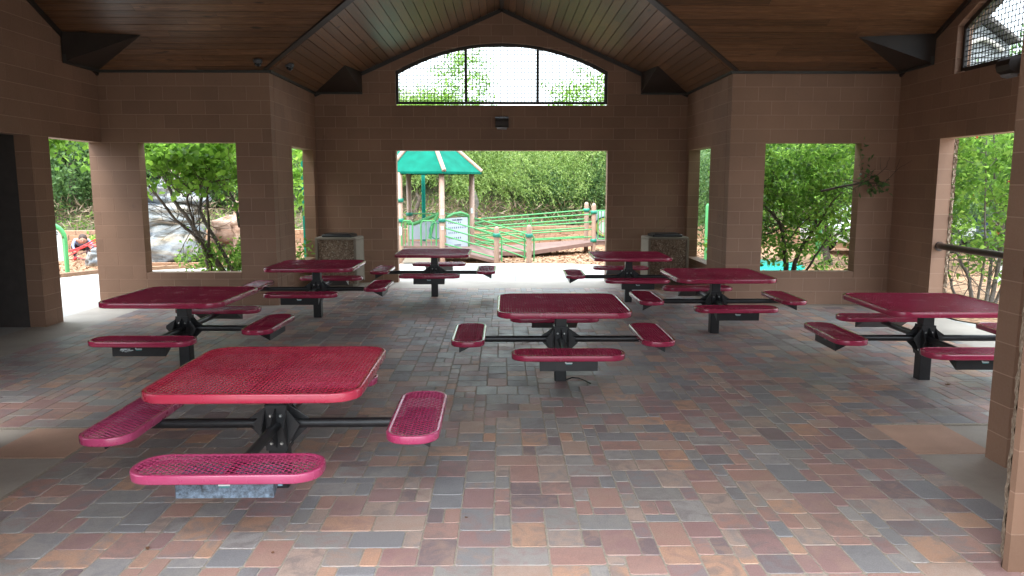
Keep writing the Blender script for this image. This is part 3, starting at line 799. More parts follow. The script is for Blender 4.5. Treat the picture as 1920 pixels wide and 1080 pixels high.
for k in range(12):
    x = -.19+rr.uniform(0, .10); z = -.075-rr.uniform(0, .03); l = rr.uniform(.02, .06)
    mb.add([(x, -.0861, z), (x+l, -.0861, z+rr.uniform(-.004, .008)), (x+l, -.0861, z+.006), (x, -.0861, z+.004)], [(0, 1, 2, 3)])
PAINTM = mb.mesh('paint_mark', M_WHITE)

LABELS = {1: 'bright red picnic table nearest the camera with faded pink seats',
 2: 'maroon picnic table with three seats beside the left doorway',
 3: 'maroon picnic table in front of the left trash bin',
 4: 'maroon picnic table at left of the central doorway with pale glare on top',
 5: 'maroon picnic table alone in the middle of the paved floor',
 6: 'maroon picnic table in front of the right trash bin',
 7: 'maroon picnic table before the leafy back right window',
 8: 'maroon picnic table by the right doorway, partly hidden by the near wall'}
TABS = {1: (-1.348, 4.393, .5, 'frbl'), 2: (-3.169, 7.418, -1.3, 'frb'), 3: (-2.535, 10.234, -.1, 'frbl'), 4: (-1.098, 12.15, -.3, 'frbl'),
        5: (.541, 6.844, -.2, 'frbl'), 6: (1.959, 11.541, -1.0, 'frbl'), 7: (2.610, 9.078, 0, 'frbl'), 8: (3.952, 6.84, -1.3, 'frbl')}
FZ = .0155
for n in TABS:
    x, y, deg, seats = TABS[n]; one = n == 1
    t = empty('picnic_table', LABELS[n], 'picnic table', (x, y, FZ), radians(deg), 'maroon picnic tables')
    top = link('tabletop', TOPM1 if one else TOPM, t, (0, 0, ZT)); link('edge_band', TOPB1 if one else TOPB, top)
    link('post', POSTM, t); link('top_support', CROSSM, t)
    for key, a in (('f', 0), ('r', pi/2), ('b', pi), ('l', -pi/2)):
        h = link('hub_plate', HUBM, t, None, (0, 0, a)); [link('bolt', BOLTM, h, (x_, 0, z_)) for x_, z_ in ((-.030, .455), (.030, .455), (-.03, .285), (.03, .285))]
        if key not in seats: continue
        link('arm', ARMM, t, None, (0, 0, a))
        lx, ly = SR*sin(a), -SR*cos(a)
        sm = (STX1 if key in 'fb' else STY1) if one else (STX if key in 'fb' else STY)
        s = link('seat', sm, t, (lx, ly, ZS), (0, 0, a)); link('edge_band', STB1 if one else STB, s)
        if one and key == 'f': tag(s, 'faded pink front seat')
        br = link('support_bracket', BRM1 if one and key == 'f' else BRM, s)
        if one and key == 'f': tag(br, 'scuffed blue grey bracket under the front seat')
        link('maker_sticker', STK, s); link('sticker_base', STK2, s)
        if n == 2 and key == 'f': link('paint_mark', PAINTM, s)
# rusty blue patch low on the nearest table's post: paint splash on floor side
m = MB(); m.box(-.056, .02, -.0568, -.0545, .015, .05); m.build('paint_patch', simple('peeled_blue_paint', (.25, .42, .5), .6, 0, .6, 60), bpy.data.objects['picnic_table'])

# ------------------------------------------------------------------ trash bins
def bin_(label, x, y, rz, w_=.72, d_=.55, h=.90):
    o = empty('trash_bin', label, 'trash bin', (x, y, FZ), rz, 'aggregate trash bins')
    m = MB(); m.box(-w_/2+.09, w_/2-.09, -d_/2+.07, d_/2-.07, 0, .1); m.build('base', M_CREAM, o)
    m = MB(); m.cbox(-w_/2+.03, w_/2-.03, -d_/2+.03, d_/2-.03, .1, h-.02, .01); m.build('body', M_AGG, o)
    m = MB()
    for sx in (-1, 1):
        for sy in (-1, 1):
            m.cbox(sx*w_/2-(.045 if sx > 0 else 0), sx*w_/2+(0 if sx > 0 else .045), sy*d_/2-(.045 if sy > 0 else 0), sy*d_/2+(0 if sy > 0 else .045), .098, h-.04, .006)
    m.cbox(-w_/2, w_/2, -d_/2, d_/2, h-.0405, h, .012); m.build('corner_frame', M_CREAM, o)
    m = MB(); m.cbox(-w_/2+.001, -w_/2+.028, -d_/2+.05, d_/2-.05, .13, h-.05, .004); m.cbox(w_/2-.028, w_/2-.001, -d_/2+.05, d_/2-.05, .13, h-.05, .004); m.build('side_panel', M_CREAM, o)
    m = MB(); m.cbox(-.26, .26, -.20, .20, h+.001, h+.045, .012); m.box(-.22, .22, -.16, .16, h+.045, h+.06); lid = m.build('lid', M_BLACK, o)
    return o
bin_('aggregate trash bin with black lid, left of the central doorway', -2.86, 13.25, radians(-4))
bin_('aggregate trash bin with black lid, right of the central doorway', 2.88, 13.25, radians(3))

# ------------------------------------------------------------------ small fixtures
def dome(label, px, py, kind):
    # ceiling dome camera placed on the sloped boards
    r = ray(px, py); O = np.array([0, 0, EYE])
    if kind == 'h': n_ = np.array([0, SH, 1.]); c_ = RIDGE+SH*YM
    else: n_ = np.array([-SN, 0, 1.]); c_ = RIDGE
    p = O+r*(c_-n_@O)/(n_@r)
    o = empty('dome_camera', label, 'security camera', tuple(p-(0, 0, .012)), 0, 'dome cameras')
    m = MB(); m.lathe([(0, .02), (.062, .02), (.066, .0), (.062, -.03), (.052, -.036)], 16); m.build('housing', simple('grey_housing', (.06, .06, .065), .3), o)
    m = MB(); m.lathe([(.050, -.034), (.047, -.055), (.034, -.074), (.016, -.084), (.0, -.087)], 16); m.build('dome', M_CAMBLK, o)
dome('dome camera on the ceiling board left of the valley', 483, 112, 'h')
dome('dome camera on the nave ceiling right of the valley', 543, 120, 'n')
def wall_light(label, loc, ang):
    o = empty('wall_light', label, 'wall light', loc, ang, 'dark wall lights')
    m = MB(); m.cbox(-.10, .10, -.02, .0, -.09, .09, .01); m.build('back_plate', M_TRIM2, o)
    m = MB(); n = 10
    prof = [(.0, -.10), (-.07, -.095), (-.13, -.06), (-.15, 0), (-.14, .06), (-.10, .09), (0, .10)]
    m.prism([(-.12, y, z) for y, z in prof], (.24, 0, 0)); m.build('hood', M_TRIM2, o)
    m = MB(); m.prism([(-.09, y, z) for y, z in ((-.02, -.135), (-.09, -.12), (-.11, -.098), (-.02, -.102))], (.18, 0, 0)); m.build('lens', simple('frosted_lens', (.25, .25, .26), .3), o)
wall_light('dark wall light above the central doorway', (0, YG-.002, 2.95), 0)
wall_light('dark wall light under the right arched screen', atX(1903, 123, HX-.002)[:2]+(atX(1903, 123, HX)[2],), -pi/2)
# hand rail across the right doorway
m = MB(); m.tube([(HX+.10, 10.2, 1.0), (HX+.06, 10.10, 1.0), (HX+.02, 9.98, 1.0), (HX+.0, 9.8, 1.0), (HX, 6.0, 1.0), (HX+.04, 5.95, 1.0)], .045, 14)
rl = m.build('handrail', M_PIPE); tag(rl, 'thick brown pipe handrail across the right doorway', 'handrail')
m = MB(); m.tube([(HX+.10, 10.201, .985), (HX+.10, 10.19, .985)], .065, 14); m.build('wall_flange', M_PIPE, rl)
m = MB(); pts = [atZ(u, v, .03) for u, v in ((1062, 712), (1072, 708), (1085, 709), (1098, 714), (1107, 719))]; m.tube(pts, .006, 6); tag(m.build('cable', M_WIRE), 'thin black cable on the pavers by the middle table post', 'cable')
def leaf_on_floor(label, u, v, s, seed):
    r = random.Random(seed); x, y, _ = atZ(u, v, .02); m = MB(); n = 7; P = []
    for k in range(n): a = 2*pi*k/n; q_ = s*(.5+.5*r.random()); P.append((x+q_*cos(a), y+q_*sin(a), .019+r.uniform(0, .5)*s))
    P.append((x, y, .02)); m.add(P, [(k, (k+1) % n, n) for k in range(n)]); tag(m.build('dry_leaf', simple('dry_leaf_brown%d' % seed, (.16, .07, .035), .8)), label, 'leaf')
leaf_on_floor('curled brown leaf on the pavers at the bottom left', 277, 1028, .018, 1)
leaf_on_floor('small brown leaf on the pavers near the bottom left edge of the front table', 512, 1036, .012, 2)
leaf_on_floor('dark red brown leaf behind the table by the right doorway', 1776, 722, .035, 3)
leaf_on_floor('brown leaf lying on top of the grey pavers under the front seat', 875, 970, .012, 4)
m = MB()
for u, v in ((663, 792), (1225, 603)): pass

# ------------------------------------------------------------------ terrain behind, retaining wall
xs = np.linspace(-60, 60, 61); ys = np.concatenate([np.linspace(20.5, 34, 20), np.linspace(36, 110, 14)])
def wline(x):      # y of retaining wall front
    pts = [(-60, 24), (-20, 20.2), (-12, 20.3), (-7, 20.7), (-3, 21.0), (-.3, 21.5), (1.6, 22.4), (5, 22.6), (10, 21.8), (16, 23), (60, 30)]
    return float(np.interp(x, [p[0] for p in pts], [p[1] for p in pts]))
V = []; F = []
for j_, yy in enumerate(np.concatenate([[0], np.linspace(.4, 12, 22), np.linspace(14, 90, 14)])):
    for x in xs:
        z = .50 if j_ < 2 else .5+min(2.6, yy*.22)+.12*sin(x*1.3+yy)*min(1, yy/3)+max(0, yy-12)*.03
        V.append((x, wline(x)+.16+yy, z))
nxx = len(xs)
for j_ in range(36):
    for i in range(nxx-1): a = j_*nxx+i; F.append((a, a+1, a+nxx+1, a+nxx))
m = MB(); m.v = [tuple(map(float, p)) for p in V]; m.f = F; m.sm = [True]*len(F); tag(m.build('hillside', M_BANK), kind='structure')
rw = empty('retaining_wall', 'low tan block retaining wall behind the playground mulch', 'retaining wall', (0, 21, 0))
BV = []
for v_ in range(5):
    m = MB(); r = random.Random(v_); bw, bh, bd = .185, .128, .2
    m.cbox(-bw+.004, bw-.004, -.0-r.uniform(0, .02), bd, 0, bh-.004, .012); BV.append(m.mesh('block', M_RETAIN))
cnt = 0; rest = MB(); r = random.Random(9)
x = -15.
pathp = []
while x < 11:
    x2 = x; y2 = wline(x2); 
    dx = .001; ang = atan2(wline(x+.3)-wline(x-.3), .6); pathp.append((x, y2, ang)); x += .37*cos(ang)
for c_ in range(5):
    for i, (x, y, ang) in enumerate(pathp):
        if c_ == 4: z = 4*.128
        else: z = c_*.128
        z -= .05
        px = x+(.185 if c_ % 2 else 0); py = wline(px)+c_*.012
        seen = (-4.3 < px < 3.5) or (-13.5 < px < -8)
        if seen and cnt < 300: link('block', BV[r.randrange(5)], rw, (px, py-21, z), (0, 0, ang+r.uniform(-.02, .02))); cnt += 1
        else:
            me = BV[r.randrange(5)]; c, s = cos(ang), sin(ang)
            rest.add([(px+v.co.x*c-v.co.y*s, py-21+v.co.x*s+v.co.y*c, z+v.co.z) for v in me.vertices], [tuple(p.vertices) for p in me.polygons])
tag(rest.build('block', M_RETAIN, rw), kind='stuff')

# ------------------------------------------------------------------ foliage
def leaves(centers, dirs, length, width, rs, fold=.0, wid_pos=.45):
    """kite shaped leaves as quads; centers (n,3) = leaf base, dirs (n,3) unit"""
    n = len(centers); d = dirs/np.linalg.norm(dirs, axis=1, keepdims=True)
    rnd = rs.normal(size=(n, 3)); s = np.cross(d, rnd); s /= np.linalg.norm(s, axis=1, keepdims=True)+1e-9
    L = length*(.7+.6*rs.rand(n, 1)); Wd = width*(.7+.6*rs.rand(n, 1)); nn = np.cross(d, s)
    tip = centers+d*L; mid = centers+d*L*wid_pos+nn*L*fold
    return np.stack([centers, mid-s*Wd/2, tip, mid+s*Wd/2], 1)
def crown_clumps(rx, ry, rz, nclump, per, clump_r, length, width, rs, up=.0, shell=.55, zcut=-1):
    P = []
    for _ in range(nclump):
        u = rs.normal(size=3); u /= np.linalg.norm(u)
        if u[2] < zcut: u[2] = -u[2]
        rr = shell+(1-shell)*rs.rand()**.6
        c = u*rr*np.array([rx, ry, rz])*(1+.18*rs.normal())
        cr = clump_r*(.6+.8*rs.rand())
        p = c+rs.normal(size=(per, 3))*cr*np.array([1, 1, .7])*.5; P.append(p)
    P = np.concatenate(P); d = rs.normal(size=P.shape)+np.array([0, 0, -.3+up]); return leaves(P, d, length, width, rs)
def willow_crown(rx, ry, rz, nst, rs):
    Q = []
    for _ in range(nst):
        u = rs.normal(size=3); u /= np.linalg.norm(u); u[2] = abs(u[2])*1.1-.45
        rr = .45+.6*rs.rand()**.5; p = u*rr*np.array([rx, ry, rz]); L = .35+.75*rs.rand(); k = int(9+L*14)
        out = np.array([u[0], u[1], .25])*(.8+.7*rs.rand())+np.array([-.35, 0, 0])+rs.normal(size=3)*.2
        t = np.linspace(0, 1, k)[:, None]
        pts = p+out*t*L*.8+np.array([0, 0, -1])*(t**2)*L*.75+rs.normal(size=(k, 3))*.015
        d = np.diff(np.vstack([pts, pts[-1:]+(pts[-1:]-pts[-2:-1])]), axis=0); d /= np.linalg.norm(d, axis=1, keepdims=True)+1e-9
        d = d*1.0+rs.normal(size=d.shape)*.55; Q.append((pts, d))
    return leaves(np.concatenate([a for a, b in Q]), np.concatenate([b for a, b in Q]), .135, .026, rs)
def branches(mb, p, d, L, r, depth, rs, spread=.7, ends=None, n=6):
    k = 4; pts = [np.array(p, float)]; d = np.array(d, float); d /= np.linalg.norm(d)
    for i in range(k): d = d+rs.normal(size=3)*.13; d[2] += .05; d /= np.linalg.norm(d); pts.append(pts[-1]+d*L/k)
    mb.tube(pts, [r*(1-.45*i/k) for i in range(k+1)], n, cap=False)
    if ends is not None and depth <= 1: ends += pts[2:]
    if depth <= 0: return
    for i in range(rs.randint(2, 4)):
        nd = d+rs.normal(size=3)*spread; b = pts[rs.randint(2, k+1)]
        branches(mb, b, nd, L*(.55+.3*rs.rand()), r*.5, depth-1, rs, spread, ends, max(4, n-1))
rsW = np.random.RandomState(3)
WC = [quadmesh('crown', willow_crown(3.0, 2.2, 2.3, 1500, np.random.RandomState(k)), M_WILLOW) for k in (1, 2)]
OC = [quadmesh('crown', crown_clumps(2.2, 1.7, 1.9, 260, 60, .55, .12, .06, np.random.RandomState(k)), M_OAK) for k in (4, 5)]
WT = []
for k in (1, 2, 3):
    mb = MB(); rs_ = np.random.RandomState(k+20)
    branches(mb, (0, 0, -.3), (rs_.normal()*.25, -.1, 1), 2.4, .15, 2, rs_, .6); WT.append(mb.mesh('trunk', M_BARK))
def tree(name, label, x, y, z, crown, trunk, ch, s=1., rz=0., group=None, cat='tree'):
    t = empty(name, label, cat, (x, y, z), rz, group)
    link('trunk', trunk, t).scale = (s, s, s*.62); c = link('crown', crown, t, (0, 0, ch)); c.scale = (s, s, s); return t
def gz(x, y): yy = y-wline(x)-.16; return -.06 if yy < 0 else .5+min(2.6, yy*.22)
G1 = 'willow trees on the bank behind the playground'; LB1 = 'light green willow tree in the row behind the retaining wall'
wl = [(-4.6, 25.5, .95, 1.5), (-1.9, 24.8, .85, 1.35), (.6, 25.0, .85, 1.1), (3.1, 25.4, .85, 1.2), (-2.6, 28.2, 1.0, 1.5), (5.8, 26.5, 1.0, 1.4), (1.2, 28.2, .85, .8), (-7.4, 26.5, 1.1, 2.0), (-4.6, 28.5, 1.05, 1.7), (4.2, 28.6, .9, 1.2)]
for i, (x, y, s, ch) in enumerate(wl):
    tree('willow_tree', LB1, x, y, gz(x, y), WC[i % 2], WT[i % 3], ch, s, i*2.1, G1)
G2 = 'dark bushy trees on the bank'; LB2 = 'dark green bushy tree massed on the bank behind the playground'
ol = [(4.9, 24.4, .8, 1.0), (7.6, 24.6, 1.0, 1.5), (-10.5, 23.6, 1.0, 1.1), (-13.2, 23.4, 1.1, 1.3), (-16.2, 24, 1.1, 1.4), (-11.5, 26.6, 1.5, 2.6), (-15.0, 27.5, 1.5, 2.6), (-19, 26, 1.5, 2.2), (-8.2, 24.2, .9, 1.2), (10.5, 26.5, 1.4, 2.2), (14, 27, 1.5, 2.3), (18.5, 27, 1.6, 2.4), (23.5, 26, 1.6, 2.2), (28, 24, 1.6, 2.2), (1.4, 24.3, .55, .35), (-5.6, 23.6, .6, .5), (3.4, 24.4, .6, .4), (-24, 26, 1.6, 2.2), (-7, 31, 1.3, 1.2), (8, 31, 1.3, 1.2)]
for i, (x, y, s, ch) in enumerate(ol):
    tree('bushy_tree', LB2, x, y, gz(x, y), OC[i % 2], WT[(i+1) % 3], ch, s, i*1.7, G2)
# taller leafy crowns seen through the arched screen
mb = crown_clumps(1.5, 1.2, 2.4, 120, 34, .36, .12, .055, np.random.RandomState(31)); TALL = quadmesh('crown', mb, M_REDBUD)
mb = crown_clumps(1.7, 1.4, 1.3, 120, 40, .42, .12, .06, np.random.RandomState(32)); ROUND = quadmesh('crown', mb, M_REDBUD)
for lab, x, y, cr_, tr_, ch, s, ts in (('tall light green tree left of centre through the arched screen', -1.45, 26.2, TALL, 0, 3.35, .88, .45),
        ('low light green tree at the left end of the arched screen', -2.6, 26.6, ROUND, 1, 2.8, .8, .4), ('round light green treetop at right through the arched screen', 3.05, 26.6, ROUND, 1, 3.3, .85, .4),
        ('small treetop poking up at the centre right of the arched screen', 1.35, 27.5, ROUND, 2, 2.75, .42, .35)):
    t = tree('poplar_tree', lab, x, y, 1.2, cr_, WT[tr_], ch, s, x); [setattr(c, 'scale', (ts,)*3) for c in t.children if c.name.startswith('trunk')]
# crooked trunks seen against the willows
for lab, pts, rad in (('crooked brown willow trunk with an orange wound beside the tower post', [(905, 455), (898, 428), (889, 405), (891, 380), (886, 360), (878, 350)], [.17, .13, .11, .12, .1, .06]),
                      ('dark bent branch trunk seen between the tower posts', [(772, 415), (778, 400), (783, 385), (786, 372), (780, 362)], [.05, .07, .06, .05, .03]),
                      ('low dark leaning trunk behind the ramp railing', [(1040, 452), (1046, 440), (1062, 424), (1075, 416), (1090, 412)], [.12, .10, .09, .08, .05])):
    P = [atY(u, v, 23.1 if 'leaning' in lab else 22.35) for u, v in pts]; t = empty('tree_trunk', lab, 'tree trunk', P[0]); m = MB(); m.tube([np.array(p)-np.array(P[0]) for p in P], rad, 9)
    tr_ = m.build('trunk', M_BARK2 if 'wound' in lab else M_BARK, t)
    if 'wound' in lab:
        m = MB(); c = np.array(atY(900, 414, 22.2))-np.array(P[0]); m.lathe([(0, .0), (.05, .01), (.07, .04), (.05, .09), (0, .1)], 8, c); m.build('wound', simple('orange_wood', (.5, .22, .07), .8), tr_)
# dry brush along the top of the retaining wall
rs_ = np.random.RandomState(40); n = 9000
bx = rs_.uniform(-20, 12, n); by = np.array([wline(a) for a in bx])+.25+rs_.rand(n)**1.3*2.6; bz = .5+(by-np.array([wline(a) for a in bx]))*.2+rs_.rand(n)**2*.55
d = rs_.normal(size=(n, 3)); d[:, 2] = abs(d[:, 2])*.8+.1
tag(link('dry_brush', quadmesh('dry_brush', leaves(np.stack([bx, by, bz], 1), d, .30, .022, rs_), M_DRY)), 'dry brown brush along the top of the bank', 'brush', kind='stuff')
n = 9000; bx = rs_.uniform(-20, 14, n); w0 = np.array([wline(a) for a in bx]); k_ = rs_.rand(n)**1.2*3; by = w0+.3+k_; bz = .52+k_*.2+rs_.rand(n)**2*.5*(.4+.6*np.sin(bx*2.1)**2)
tag(link('undergrowth', quadmesh('undergrowth', leaves(np.stack([bx, by, bz], 1), rs_.normal(size=(n, 3))+[0, 0, .6], .11, .05, rs_), M_SHRUB)), 'low green weeds on the bank', 'undergrowth', kind='stuff')
# loose chips on the mulch
n = 14000; cx = rs_.uniform(-13, 6, n); cy = rs_.uniform(14.6, 21.5, n)
keep = np.ones(n, bool)
for i in range(n):
    x, y = cx[i], cy[i]
    lim = np.interp(x, [-9, -8.2, -7, -5, -2.6, -.5, 1, 2.1, 2.9, 3.6], [8, 15.9, 16.7, 17.3, 17.6, 17.65, 17.6, 17.35, 16.5, 14.4])
    if y < lim+.05 or y > wline(x): keep[i] = False
cx, cy = cx[keep], cy[keep]; n = len(cx); d = rs_.normal(size=(n, 3)); d[:, 2] *= .25
q = N('wood_chip'); geo = q.n('ShaderNodeNewGeometry'); q.color(q.ramp(geo.outputs['Random Per Island'], [(.0, (.13, .065, .035)), (.5, (.31, .17, .095)), (1., (.47, .32, .2))])); q.set(Roughness=.9)
tag(link('mulch_chips', quadmesh('mulch_chips', leaves(np.stack([cx, cy, np.full(n, -.018)], 1), d, .09, .03, rs_), q.m)), 'loose wood chips scattered over the playground', 'mulch', kind='stuff')

# ------------------------------------------------------------------ window trees built around drawn stems
def stem_tree(name, label, stems, Y, leafm, bark, nleaf, box, llen, lwid, seed, cat='tree', group=None, base=None, clear=None, flowers=0, extra=(), dens=None):
    """stems: list of (pixel points, radii, depth offsets) turned into world positions round depth Y"""
    rs = np.random.RandomState(seed)
    b = base or atY(*stems[0][0][0], Y); b = (b[0], b[1], 0)
    t = empty(name, label, cat, b, 0, group); mb = MB(); ends = []
    B = np.array(b)
    for pts, rad, dy in stems:
        P = []
        for i, (u, v) in enumerate(pts):
            yy = Y+dy*i/(len(pts)-1); P.append(np.array(atY(u, v, yy))-B)
        if P[0][2] < .75: P = [np.array([P[0][0]+(P[0][0]-P[1][0])*.4, P[0][1], -.06])]+P; rad = [rad[0]*1.25]+list(rad)
        # smooth
        t_ = np.linspace(0, len(P)-1, (len(P)-1)*3+1); A = np.array(P)
        S = np.stack([np.interp(t_, range(len(P)), A[:, k]) for k in range(3)], 1); S[1:-1] = (S[:-2]+2*S[1:-1]+S[2:])/4
        S[1:-1] += rs.normal(size=S[1:-1].shape)*.006
        R = np.interp(t_, range(len(P)), rad); mb.tube(list(S), list(R), 7, cap=False)
        for i in range(len(S)//3, len(S), 1):
            if rs.rand() < .8:
                d = rs.normal(size=3); d[2] += .5; branches(mb, S[i], d, .45+.35*rs.rand(), max(.006, R[i]*.35), 1, rs, .7, ends, 4)
    tr = mb.build('trunk', bark, t)
    # twig-end clumps plus a filled volume
    x0, x1, y0, y1, z0, z1 = box
    C = [np.array(e) for e in ends if (clear is None or not clear(np.array(e)+B)) and (dens is None or rs.rand() < dens(np.array(e)+B))]
    nc = max(1, nleaf//26); vol = np.stack([rs.uniform(x0, x1, nc), rs.uniform(y0, y1, nc), rs.uniform(z0, z1, nc)], 1)
    if dens is not None: vol = np.array([p for p in vol if rs.rand() < dens(p)])
    vol = [p-B for p in vol if clear is None or not clear(p)]
    C = C[::3]+list(vol)*2; C = np.array(C)
    idx = rs.randint(0, len(C), nleaf); P = C[idx]+rs.normal(size=(nleaf, 3))*np.array([.11, .11, .08])
    W = P+B; ok = (W[:, 0] > x0-.3) & (W[:, 0] < x1+.3) & (W[:, 1] > y0) & (W[:, 2] > max(.02, z0-.3))
    if clear is not None: ok &= np.array([not clear(p) for p in W])
    P = P[ok]; d = rs.normal(size=P.shape)+[0, 0, -.35]; d[:, 2] *= .7
    base_q = leaves(P, d, llen, lwid, rs, .12, .5)
    link('crown', quadmesh('crown', base_q, leafm), t)
    if flowers:
        k = rs.choice(len(P), flowers); F_ = np.repeat(P[k], 7, 0); link('flowers', quadmesh('flowers', leaves(F_, rs.normal(size=F_.shape), .05, .045, rs), M_FLOWER), t)
    return t
def zw(ox, oy, sc, pts): return [(ox+a/sc, oy+b/sc) for a, b in pts]
L4 = lambda p: zw(260, 250, 4., p)
def dens_l(p):     # leaves hang in the upper part of the left window, sparser lower right
    return 1. if p[2] > 2.05 else (.5 if p[2] > 1.75 else (.22 if p[2] > 1.3 and p[0] > -4.7 else 0.))
stem_tree('redbud_tree', 'multi stemmed tree with round green leaves outside the back left window', [
    (L4([(640, 1030), (500, 850), (380, 650), (268, 520), (225, 390), (150, 270), (110, 170)]), [.052, .042, .034, .030, .026, .02, .012], .5),
    (L4([(545, 1030), (480, 835), (400, 745), (275, 650), (190, 520), (70, 395), (20, 330)]), [.046, .036, .028, .024, .022, .02, .015], -.3),
    (L4([(530, 870), (526, 700), (520, 560), (512, 440), (540, 330), (535, 250), (450, 180)]), [.024, .022, .021, .020, .017, .014, .01], .2),
    (L4([(412, 690), (390, 590), (358, 480), (420, 420), (520, 375), (640, 345), (790, 340)]), [.022, .020, .018, .015, .012, .010, .006], -.2),
    (L4([(355, 480), (300, 440), (250, 400), (180, 300)]), [.012, .010, .008, .005], -.1),
    (L4([(715, 1030), (610, 850), (520, 700), (455, 580), (480, 470), (440, 320), (380, 260)]), [.036, .034, .03, .027, .022, .016, .01], 1.1),
    (L4([(400, 430), (320, 360), (240, 290), (200, 200)]), [.014, .012, .010, .006], .3),
    (L4([(760, 700), (735, 560), (690, 440), (560, 290), (520, 200)]), [.03, .027, .022, .015, .008], 1.3)],
    12.9, M_REDBUD, M_BARK, 4000, (-6.2, -3.5, 12.1, 15.2, 1.2, 3.0), .125, .108, 50, dens=dens_l,
    clear=lambda p: p[1] < 11.75 or (p[0] > -3.75 and p[1] < 14.3))
# branch tips hanging in the left doorway and the narrow left window
def hang(name, label, center, r, n, seed, leafm=M_REDBUD, L_=.115, W_=.1, stem=None, cat='branch'):
    rs = np.random.RandomState(seed); t = empty(name, label, cat, center); mb = MB()
    ends = []
    if stem:
        P = [np.array(p)-np.array(center) for p in stem]; mb.tube(P, [.02-.012*i/(len(P)-1) for i in range(len(P))], 6)
        for p in P[1:]:
            for _ in range(3): branches(mb, p, rs.normal(size=3)*[1, 1, .5], .4, .006, 1, rs, .6, ends, 4)
    mb.build('stem', M_BARK, t)
    C = rs.normal(size=(max(8, n//14), 3))*np.array(r)*.55
    if ends: C = np.concatenate([C, np.array(ends)])
    P = C[rs.randint(0, len(C), n)]+rs.normal(size=(n, 3))*.09
    ok = np.all(np.abs(P) < np.array(r)*1.25, axis=1); P = P[ok]
    link('foliage', quadmesh('foliage', leaves(P, rs.normal(size=P.shape)+[0, 0, -.5], L_, W_, rs, .12, .5), leafm), t); return t
hang('leafy_branch', 'low leafy branch hanging across the top of the left doorway', (-8.1, 13.6, 2.75), (1.3, .8, .55), 1500, 61, stem=[(-6.9, 13.4, 2.65), (-7.6, 13.5, 2.8), (-8.4, 13.7, 3.0), (-9.2, 13.8, 3.0)])
hang('leafy_branch', 'leafy branch seen in the narrow left side window', (-4.95, 16.4, 2.1), (.7, .8, .9), 1300, 62, stem=[(-4.3, 15.9, 1.5), (-4.7, 16.2, 1.9), (-5.2, 16.4, 2.4)])
# low plants under the left window
hang('bedding_shrub', 'small bright green plants under the window tree', (-4.6, 13.2, .46), (1.0, .5, .36), 2600, 63, M_SHRUB, .09, .04, cat='plant')
hang('bedding_shrub', 'bright green sapling in front of the grey rocks', (-5.25, 13.4, .62), (.16, .2, .45), 220, 64, M_SHRUB, .07, .035, stem=[(-5.25, 13.4, 0), (-5.28, 13.4, .5), (-5.3, 13.4, .95)], cat='plant')
hang('bedding_shrub', 'small green plant below the narrow left side window', (-5.9, 17.5, .35), (.3, .3, .35), 260, 65, M_SHRUB, .07, .035, cat='plant')
m = MB(); m.box(-6.0, -3.65, 11.56, 14.3, -.02, .03); tag(m.build('planting_bed', M_MULCH), kind='structure')
# right hand shrubs
R4 = lambda p: zw(1420, 250, 4., p)
stem_tree('serviceberry_tree', 'dense bright leafy small tree filling the back right window', [
    (R4([(215, 1030), (205, 880), (190, 760), (180, 690), (120, 610), (50, 540), (30, 450)]), [.045, .040, .032, .028, .022, .018, .012], -.1),
    (R4([(60, 545), (95, 450), (118, 330), (112, 220)]), [.016, .014, .011, .007], .1),
    (R4([(270, 1030), (320, 860), (400, 770), (440, 690), (440, 620), (475, 550), (400, 515)]), [.04, .034, .028, .024, .02, .016, .01], .2),
    (R4([(340, 860), (420, 740), (500, 620), (560, 520), (640, 440)]), [.022, .02, .016, .012, .008], -.3),
    (R4([(390, 500), (392, 400), (400, 260), (396, 160)]), [.013, .012, .009, .005], .3),
    (R4([(210, 830), (300, 720), (380, 640), (450, 560)]), [.013, .011, .009, .006], .0),
    (R4([(370, 1030), (430, 920), (520, 800), (600, 700), (640, 600)]), [.02, .018, .015, .012, .008], .4),
    (R4([(190, 700), (200, 620), (230, 520), (200, 400)]), [.015, .012, .009, .006], .4)],
    12.6, M_SHRUB, M_BARK, 10500, (3.75, 6.1, 12.05, 13.8, .35, 3.1), .10, .052, 51,
    dens=lambda p: 1. if p[2] > 1.55 else (.55 if p[2] > 1.2 else .5), clear=lambda p: p[1] < 11.7 or (p[0] < 3.72))
b = hang('leafy_branch', 'dark leafy branch poking into the hall through the back right window', (5.47, 11.05, 1.84), (.24, .16, .13), 210, 66, M_OAK, .10, .055, stem=[(5.05, 11.9, 1.72), (5.22, 11.5, 1.80), (5.36, 11.2, 1.85), (5.58, 10.98, 1.84)])
hang('leafy_branch', 'small dark sprig beside the top of the back right window', (5.40, 11.2, 2.30), (.08, .06, .2), 40, 67, M_OAK, .08, .035)
D8 = lambda p: zw(1760, 220, 386/150., p)
